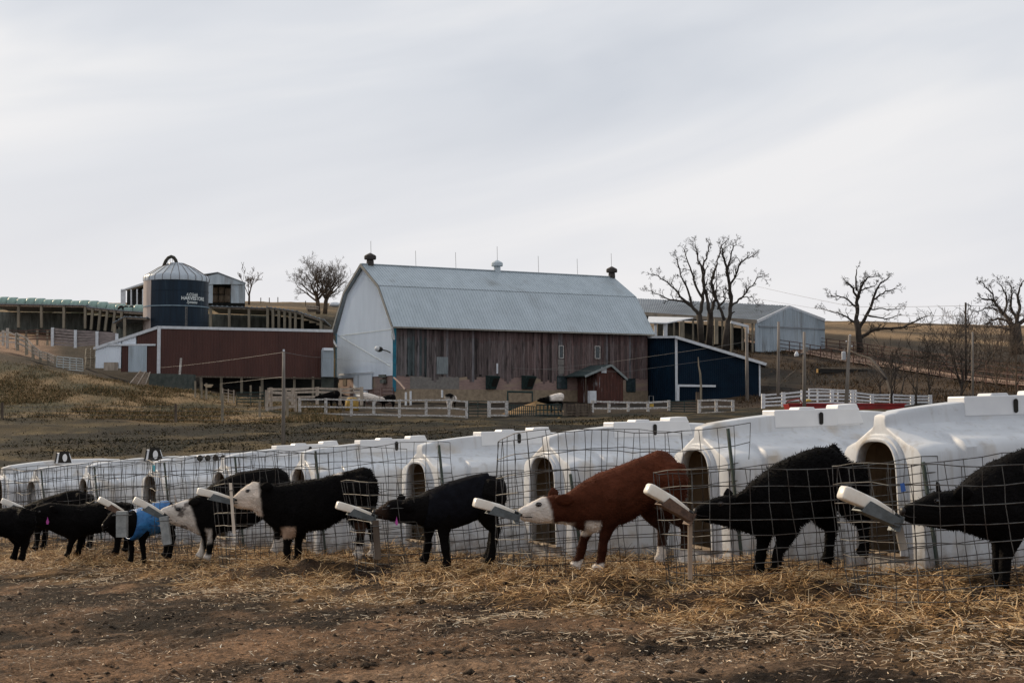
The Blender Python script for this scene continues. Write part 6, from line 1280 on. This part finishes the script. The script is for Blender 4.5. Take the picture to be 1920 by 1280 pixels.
# ------------------------------------------------------------------ bare trees
def branch(mb, p, d, L_, r, lev, rng, twig, gn=.25, up=.15, minr=.018):
    n = 4 if lev > 1 else 3; pts = [p]; rd = [r]; cur = Vector(d).normalized(); q = Vector(p)
    for i in range(n):
        cur = (cur+Vector((rng.gauss(0, gn), rng.gauss(0, gn), rng.gauss(0, gn)+up*.3))).normalized(); q = q+cur*L_/n; pts.append(q.copy()); rd.append(max(minr, r*(1-.62*(i+1)/n)))
    mb.tube(pts, rd, 5 if lev > 2 else 3, cap=False)
    if lev <= 0: return
    for k in range(twig[lev] if lev < len(twig) else 3):
        t = rng.uniform(.25, 1); i = min(n-1, int(t*n)); b = pts[i].lerp(pts[i+1], t*n-i) if i < n else pts[-1]
        ax = cur.orthogonal().normalized(); ax.rotate(Quaternion(cur, rng.uniform(0, 2*PI))); nd = cur.copy(); nd.rotate(Quaternion(ax, R(rng.uniform(24, 68))))
        nd = (nd+Vector((0, 0, up))).normalized()
        branch(mb, b, nd, L_*rng.uniform(.42, .68), max(minr, rd[i]*.58), lev-1, rng, twig, gn, up, minr)
def limbtree(name, label, d, trunks, limbs, lev, twig, m, seed, L0=2.2, gn=.3, up=.12, minr=.02, every=1.0, scatter=2.2):
    rng = random.Random(seed); d = min(d+60, gdist(trunks[0][0][0], trunks[0][0][1], 120)) if name == 'bare_tree' and d > 140 else d; kq = d/148; L0 *= kq; base = P(trunks[0][0][0], trunks[0][0][1], d); o = thing(name, label, 'tree', base)
    q = MB()
    for pts in trunks: q.tube([P(px, py, d+dz) for px, py, r, dz in pts], [r/2*d/F for px, py, r, dz in pts], 9, cap=True)
    q.build('trunk', m, o, smooth=True)
    q = MB()
    for pts in limbs:
        dz = rng.uniform(-scatter, scatter); V_ = [P(px, py, d+dz*i/len(pts)) for i, (px, py, r) in enumerate(pts)]
        # gnarl: subdivide and jitter
        W_, R_ = [V_[0]], [pts[0][2]*.42*d/F]
        for i in range(len(V_)-1):
            for t in (.33, .66, 1): 
                j = .0 if t == 1 else .07; W_.append(V_[i].lerp(V_[i+1], t)+Vector((rng.gauss(0, j), rng.gauss(0, j), rng.gauss(0, j)))); R_.append(max(minr, (pts[i][2]*(1-t)+pts[i+1][2]*t)*.40*d/F))
        q.tube(W_, R_, 6, cap=False)
        for i in range(1, len(W_)):
            fr_ = i/len(W_); cnt = 1 if rng.random() < every*(.4+.6*fr_) else 0
            if i == len(W_)-1: cnt = 2
            cur = (W_[i]-W_[i-1]).normalized()
            for _ in range(cnt):
                ax = cur.orthogonal().normalized(); ax.rotate(Quaternion(cur, rng.uniform(0, 2*PI))); nd = cur.copy(); nd.rotate(Quaternion(ax, R(rng.uniform(18, 62)))); nd = (nd+Vector((0, 0, up))).normalized()
                branch(q, W_[i], nd, L0*rng.uniform(.6, 1.15)*(1.1-.4*fr_), max(minr, R_[i]*.55), lev, rng, twig, gn, up, minr)
    q.build('crown', m, o); return o
limbtree('bare_tree', 'big forked bare tree with three trunks behind the navy shed', 148,
 [[(1316, 650, 13, 0), (1313, 615, 11, 0), (1311, 590, 11, 0)], [(1329, 655, 14, 1), (1331, 620, 12, 1), (1332, 585, 11, 1)], [(1360, 660, 15, -1), (1362, 625, 12, -1), (1366, 600, 11, -1)]],
 [[(1311, 592, 9), (1296, 572, 7), (1275, 556, 5), (1258, 536, 3.5), (1238, 522, 2.5), (1224, 514, 1.5)], [(1305, 582, 7), (1284, 566, 5), (1256, 562, 4), (1236, 552, 2.5), (1220, 545, 1.5)], [(1311, 590, 9), (1318, 562, 8), (1320, 535, 7), (1316, 505, 5), (1308, 480, 3.5), (1304, 462, 2)],
  [(1332, 588, 10), (1326, 560, 8), (1320, 530, 7), (1318, 500, 5), (1326, 475, 3.5), (1330, 458, 2)], [(1332, 586, 8), (1342, 560, 7), (1334, 530, 6), (1342, 503, 4), (1348, 480, 3), (1352, 460, 2)], [(1296, 572, 6), (1290, 545, 5), (1278, 520, 3.5), (1272, 498, 3), (1268, 484, 2)], [(1318, 560, 6), (1304, 535, 5), (1296, 508, 4), (1288, 486, 2.5), (1282, 466, 1.8)],
  [(1366, 602, 10), (1371, 565, 9), (1368, 535, 8), (1364, 510, 7), (1358, 485, 5), (1352, 462, 3)], [(1364, 510, 6), (1370, 485, 4), (1374, 468, 3), (1380, 454, 2)], [(1368, 535, 6), (1380, 515, 5), (1388, 492, 4), (1400, 484, 3), (1413, 481, 1.8)], [(1370, 575, 6), (1385, 561, 5), (1398, 550, 4), (1404, 540, 3), (1416, 528, 2.2), (1425, 518, 1.5)],
  [(1358, 600, 8), (1348, 575, 6), (1342, 552, 5), (1333, 535, 4), (1340, 510, 3)], [(1385, 561, 4), (1400, 556, 2.5), (1412, 558, 1.5), (1420, 572, 1.2)], [(1345, 580, 5), (1360, 560, 4), (1356, 545, 3)]],
 3, [0, 3, 3, 3], MBA, 5, L0=1.05, gn=.13, up=.1, minr=.012, every=1.1)
limbtree('bare_tree', 'gnarled bare oak on the right slope with one long low limb', 148,
 [[(1613, 660, 14, 0), (1612, 645, 12, 0), (1609, 618, 11, 0), (1605, 600, 11, 0)]],
 [[(1605, 602, 10), (1608, 580, 9), (1607, 562, 8), (1613, 545, 7), (1620, 528, 4.5), (1628, 520, 3), (1646, 517, 1.8)], [(1607, 562, 6), (1600, 540, 5), (1594, 534, 4), (1587, 530, 2.5)], [(1606, 545, 5), (1605, 525, 4), (1606, 505, 2)], [(1606, 575, 6), (1590, 562, 4), (1572, 555, 3), (1553, 556, 1.8)], [(1604, 604, 6), (1588, 594, 4), (1570, 586, 3), (1552, 582, 2.2), (1536, 577, 1.5)],
  [(1610, 618, 9), (1624, 592, 8), (1636, 565, 6.5), (1642, 548, 5), (1650, 532, 3.5), (1668, 519, 2)], [(1636, 562, 5), (1650, 552, 4), (1666, 545, 3), (1680, 541, 1.8)], [(1625, 590, 5), (1642, 594, 4), (1660, 598, 3), (1690, 590, 1.6)], [(1634, 580, 4), (1655, 578, 3), (1672, 580, 2), (1690, 578, 1.4)], [(1615, 632, 9), (1630, 622, 8), (1645, 616, 7), (1668, 616, 6), (1692, 614, 5), (1715, 603, 3.5), (1740, 592, 1.8)], [(1692, 614, 3.5), (1715, 612, 2.5), (1738, 608, 1.5)], [(1613, 545, 4), (1622, 540, 3), (1640, 536, 1.8)]],
 3, [0, 3, 3, 3], MBA, 9, L0=.85, gn=.15, minr=.011, every=1.1)
limbtree('bare_tree', 'spreading bare oak with a thick dark trunk cut off by the right edge', 138,
 [[(1908, 665, 26, 0), (1905, 640, 24, 0), (1903, 606, 20, 0)]],
 [[(1901, 612, 10), (1884, 590, 8), (1872, 575, 7), (1860, 562, 5), (1842, 560, 4)], [(1868, 572, 5), (1862, 552, 4), (1850, 540, 3), (1843, 531, 2)], [(1884, 590, 6), (1888, 568, 5), (1884, 548, 4), (1876, 535, 2)], [(1900, 615, 7), (1886, 600, 6), (1870, 597, 5), (1856, 600, 4), (1848, 610, 2)], [(1898, 600, 6), (1876, 582, 4), (1856, 577, 3), (1832, 584, 1.8)], [(1906, 608, 10), (1912, 580, 8), (1908, 555, 6), (1916, 530, 3)], [(1912, 606, 10), (1930, 580, 8), (1938, 550, 5)], [(1903, 620, 9), (1880, 615, 5), (1862, 612, 3)], [(1908, 600, 8), (1895, 575, 6), (1898, 550, 4), (1893, 535, 2)]],
 3, [0, 3, 3, 3], MBA, 12, L0=1.0, gn=.18, minr=.012, every=1.1)
def autotree(name, label, px, py, d, h, spread, m, seed, n=7, lev=4, twig=(0, 3, 3, 3, 3), tr=.25, minr=.02, gn=.16, two=0, cat='tree'):
    rng = random.Random(seed); c = P(px, py, d); c.z = min(c.z, G(c.x, c.y)+.1) if name == 'bare_shrub' else c.z; o = thing(name, label, cat, c); t = MB(); q = MB()
    for k in range(1+two):
        off = (k-.5*two)*.9; top = c+Vector((off*1.6, 0, h*.3)); t.tube([c+Vector((off, 0, -.8)), c+Vector((off*1.2, .1, h*.15)), top], [tr*1.15, tr, tr*.8], 8)
        for i in range(n):
            a = 2*PI*i/n+rng.uniform(-.3, .3); sp = rng.uniform(.25, 1)*spread; s0 = c+Vector((off*1.3, 0, h*rng.uniform(.12, .3))); dv = Vector((math.cos(a)*sp, math.sin(a)*sp, 1)); branch(q, s0, dv, h*rng.uniform(.5, .72), tr*.5, lev, rng, twig, gn, .18, minr)
    t.build('trunk', m, o, smooth=True); q.build('crown', m, o); return o
autotree('bare_tree', 'round-crowned bare tree on the skyline left of the barn', 603, 577, 188, 5.5, 1.7, MBT, 3, n=11, lev=4, twig=(0, 4, 4, 4, 3), tr=.27, minr=.011, gn=.10, two=1)
autotree('bare_tree', 'tiny bare tree behind the blue shed', 467, 562, 225, 3.9, .7, MBT, 4, n=5, lev=3, tr=.15, minr=.03)
BR = [('bare_shrub', 'many-stemmed bare shrub in front of the right slope, dark stems fanning out', 1803, 735, 108, 5.4, .75, MBA, 21, 9, 3, .09), ('bare_shrub', 'thin bare sapling between the white fence and the road', 1718, 745, 110, 4.6, .45, MBA, 22, 5, 3, .08), ('bare_shrub', 'leaning dark sapling behind the white fence left of the thin one', 1672, 758, 106, 4.4, .6, MBA, 23, 5, 3, .10), ('bare_shrub', 'wispy pale brush on the skyline left of the dark pole', 1785, 650, 160, 6.0, .6, MBT, 24, 9, 3, .06), ('bare_shrub', 'tangled brush below the right oak', 1868, 712, 120, 6.5, .8, MBT, 25, 10, 3, .08), ('bare_shrub', 'grey brush at the right edge under the oak', 1905, 705, 122, 5.4, .9, MBT, 26, 9, 3, .08), ('bare_shrub', 'low brush at the foot of the long-limbed oak', 1650, 690, 130, 4.2, .9, MBA, 27, 7, 3, .07), ('bare_shrub', 'upright pale sapling right of the smooth pole', 1842, 728, 112, 5.6, .4, MBT, 28, 6, 3, .06), ('bare_shrub', 'bushy bare sapling right of the thin one by the fence', 1742, 742, 112, 5.0, .55, MBA, 29, 6, 3, .07)]
for nm_, lb, px, py, d, h, sp, m, sd_, n, lev, tr in BR: autotree(nm_, lb, px, py, d, h, sp, m, sd_, n=n, lev=lev, twig=(0, 3, 3, 3), tr=tr, minr=.014, cat='shrub')
o = thing('leaning_tree', 'dark leaning trunk curving up from behind the white fence to the oak', 'tree', P(1678, 765, 112)); q = MB(); q.tube([P(1680, 770, 112), P(1673, 740, 114), P(1664, 715, 117), P(1648, 690, 121), P(1632, 672, 126), P(1608, 664, 130), P(1592, 656, 132)], [.16, .15, .15, .14, .12, .08, .05], 7); q.tube([P(1664, 715, 117), P(1640, 688, 119), P(1622, 680, 121)], [.1, .07, .04], 6); q.tube([P(1668, 725, 116), P(1676, 700, 116), P(1679, 680, 117)], [.09, .06, .03], 6); q.tube([P(1683, 768, 111), P(1690, 735, 111), P(1697, 705, 111)], [.09, .07, .03], 6); q.build('trunk', MBA, o, smooth=True)

# ------------------------------------------------------------------ cattle by the barn
def cowpat(seed, w=.45):
    def f(px, py, y, co):
        n = fbm(co[:, 0]*1.7+seed*3.1+50, co[:, 2]*1.7+seed+50, 2); m = sst(n, w-.03, w+.03); return mixw(np.tile(BLK, (len(px), 1)), m, WHT)
    return f
RC = R6; 
def cow(label, px, py, d, rz, sc, f, low=False, grp='cattle by the barn'):
    return calf('cow', label, 'cow', RC, F6, H6, 1061, 13.3, 825, 0, f, ears=[(752, 944, 1, -.75, .1, .12), (752, 944, -1, -.75, .1, .12)], place=(P(px, py, d), rz, sc), vox=.03, fur=0, bw=1.15, group=grp, nose=False)
cow('big black cow standing behind the white fence left of the yellow ring', 612, 768, 108, PI, 1.75, solid(BLK))
cow('second black cow partly hidden behind the big black one', 640, 766, 111, 0.1, 1.6, solid(BLK))
cow('black and white cow eating at the yellow straw below the gable door', 700, 766, 110, R(12), 1.5, cowpat(2))
cow('dark cow walking behind the fence right of the black and white one', 720, 768, 114, PI, 1.5, solid(BLK*1.3))
cow('black and white cow looking out from behind the white fence post', 848, 768, 108, R(75), 1.5, cowpat(5, .5))
cow('white-backed cow with a black neck feeding over the straw heap', 1032, 772, 106, PI+R(8), 1.7, lambda px, py, y, co: mixw(np.tile(BLK, (len(px), 1)), (1-sst(co[:, 0], -.05, .1))*sst(co[:, 2], .45, .52), WHT))
def heap(name, label, px, py, d, rx, h, m, cat='straw heap'):
    c = P(px, py, d); q = MB(); rings = []
    for k in range(7):
        t = k/6; rings.append([(c.x+rx*(1-t)*math.cos(a)*(1+random.uniform(-.12, .12)), c.y+rx*.6*(1-t)*math.sin(a), c.z-.2+(h+.2)*(t**.8)*(1+random.uniform(-.05, .05))) for a in np.linspace(0, 2*PI, 25)[:-1]])
    q.loft(rings); return tag(q.build(name, m, None, smooth=True), label, cat)
heap('straw_heap', 'golden straw heap behind the dark feeder panels', 1005, 778, 107, 2.9, 1.05, mat('dull_straw', (.27, .17, .075), (.13, .08, .04), rough=.95, scale=4, detail=8, bump=.8)); heap('straw_heap', 'small tan heap on the ground in front of the slatted panel', 1048, 792, 96, .9, .35, MHY)
q = MB(); c = P(660, 770, 106); q.loft([[(c.x+.5*k_*math.cos(a), c.y+.5*k_*math.sin(a), c.z+z) for a in np.linspace(0, 2*PI, 21)[:-1]] for k_, z in ((1, 0), (1.02, .4), (.95, .85), (.5, 1.0), (.05, 1.0))]); tag(q.build('yellow_feeder', mat('yellow_bale', (.38, .25, .05), (.22, .13, .035), scale=4), smooth=True), 'bright yellow bale feeder behind the white fence', 'feeder')
# head of a black and white calf peeping between the two nearest hutches
calf('spotted_calf', 'black and white calf whose head peeps over between the two nearest hutches', 'calf', R3, F3, H6, 1061, 13.3, 750, 0, cowpat(9, .5), ears=[(760, 915, 1, -.35, .1, .13), (760, 915, -1, -.35, .1, .13)], eyes=[(742, 921, 1, .08)], place=(Vector((xat(1628, 15.5), 15.5, zat(757, 15.5)-.93)), R(200), 1.0), fur=2500, furlen=.02, group='calves behind the hutches')
# white pipes left of the fence by the barn corner
for px, y0, y1, lb in ((761, 735, 772, 'left one of two white pipes standing below the barn corner'), (770, 733, 768, 'right one of two white pipes standing below the barn corner'), (829, 731, 745, 'short white pipe against the barn footing left of the cow')):
    o = thing('white_pipe', lb, 'pipe', P(px, y1, 118)); q = MB(); q.tube([P(px, y1, 118), P(px, y0, 118)], .09, 7); q.build('shaft', MTR, o)
o = thing('chute_pipe', 'pinkish pipe slanting down from the barn corner to the white pipes', 'pipe', P(740, 709, 123)); q = MB(); q.tube([P(739, 708, 123), P(750, 718, 121), P(760, 730, 119)], .09, 6); q.build('shaft', mat('pink_pipe', (.17, .12, .115)), o)
o = thing('hand_cart', 'thin metal hand cart with a yellow tub beside the navy shed wall', 'cart', P(1221, 765, 118)); q = MB(); q.tube([P(1217, 765, 118), P(1217, 742, 118), P(1225, 742, 118), P(1225, 765, 118)], .04, 5); q.build('handle', MWL, o); q = MB(); q.box(P(1222, 762, 117.7), (.3, .3, .45)); q.build('tub', mat('yellow_tub', (.5, .33, .07)), o)
# skyline posts and machinery on the left ridge
for i, (px, py) in enumerate(((489, 565), (505, 565), (521, 564), (573, 571))):
    o = thing('fence_post', ORD[i]+' thin dark ridge post from the left, near the round bare tree', 'post', P(px, py, 230), group='posts on the ridge'); q = MB(); q.beam(P(px, py+3, 230), P(px, py-7, 230), .12, .12); q.build('shaft', MDW, o)
o = thing('hay_wagon', 'low wooden wagon standing under the round bare tree', 'wagon', P(588, 580, 182)); 
for yy in (574.5, 578.5): q = MB(); q.beam(P(575, yy, 182), P(597, yy+1, 182), 1.2, .15); q.build('board', MWD, o)
q = MB(); q.box(P(588, 582, 182), (1.4, 1, .3)); q.build('chassis', MDW, o)
o = thing('white_tarp_bale', 'white wrapped pile beside the round bare tree at the barn roof edge', 'bale', P(627, 574, 185)); q = MB(); q.sphere(P(628, 571, 185), .55, 12, 8, (1.4, 1, .6)); q.build('wrap', MTR, o, smooth=True)
SC.render.engine = 'CYCLES'
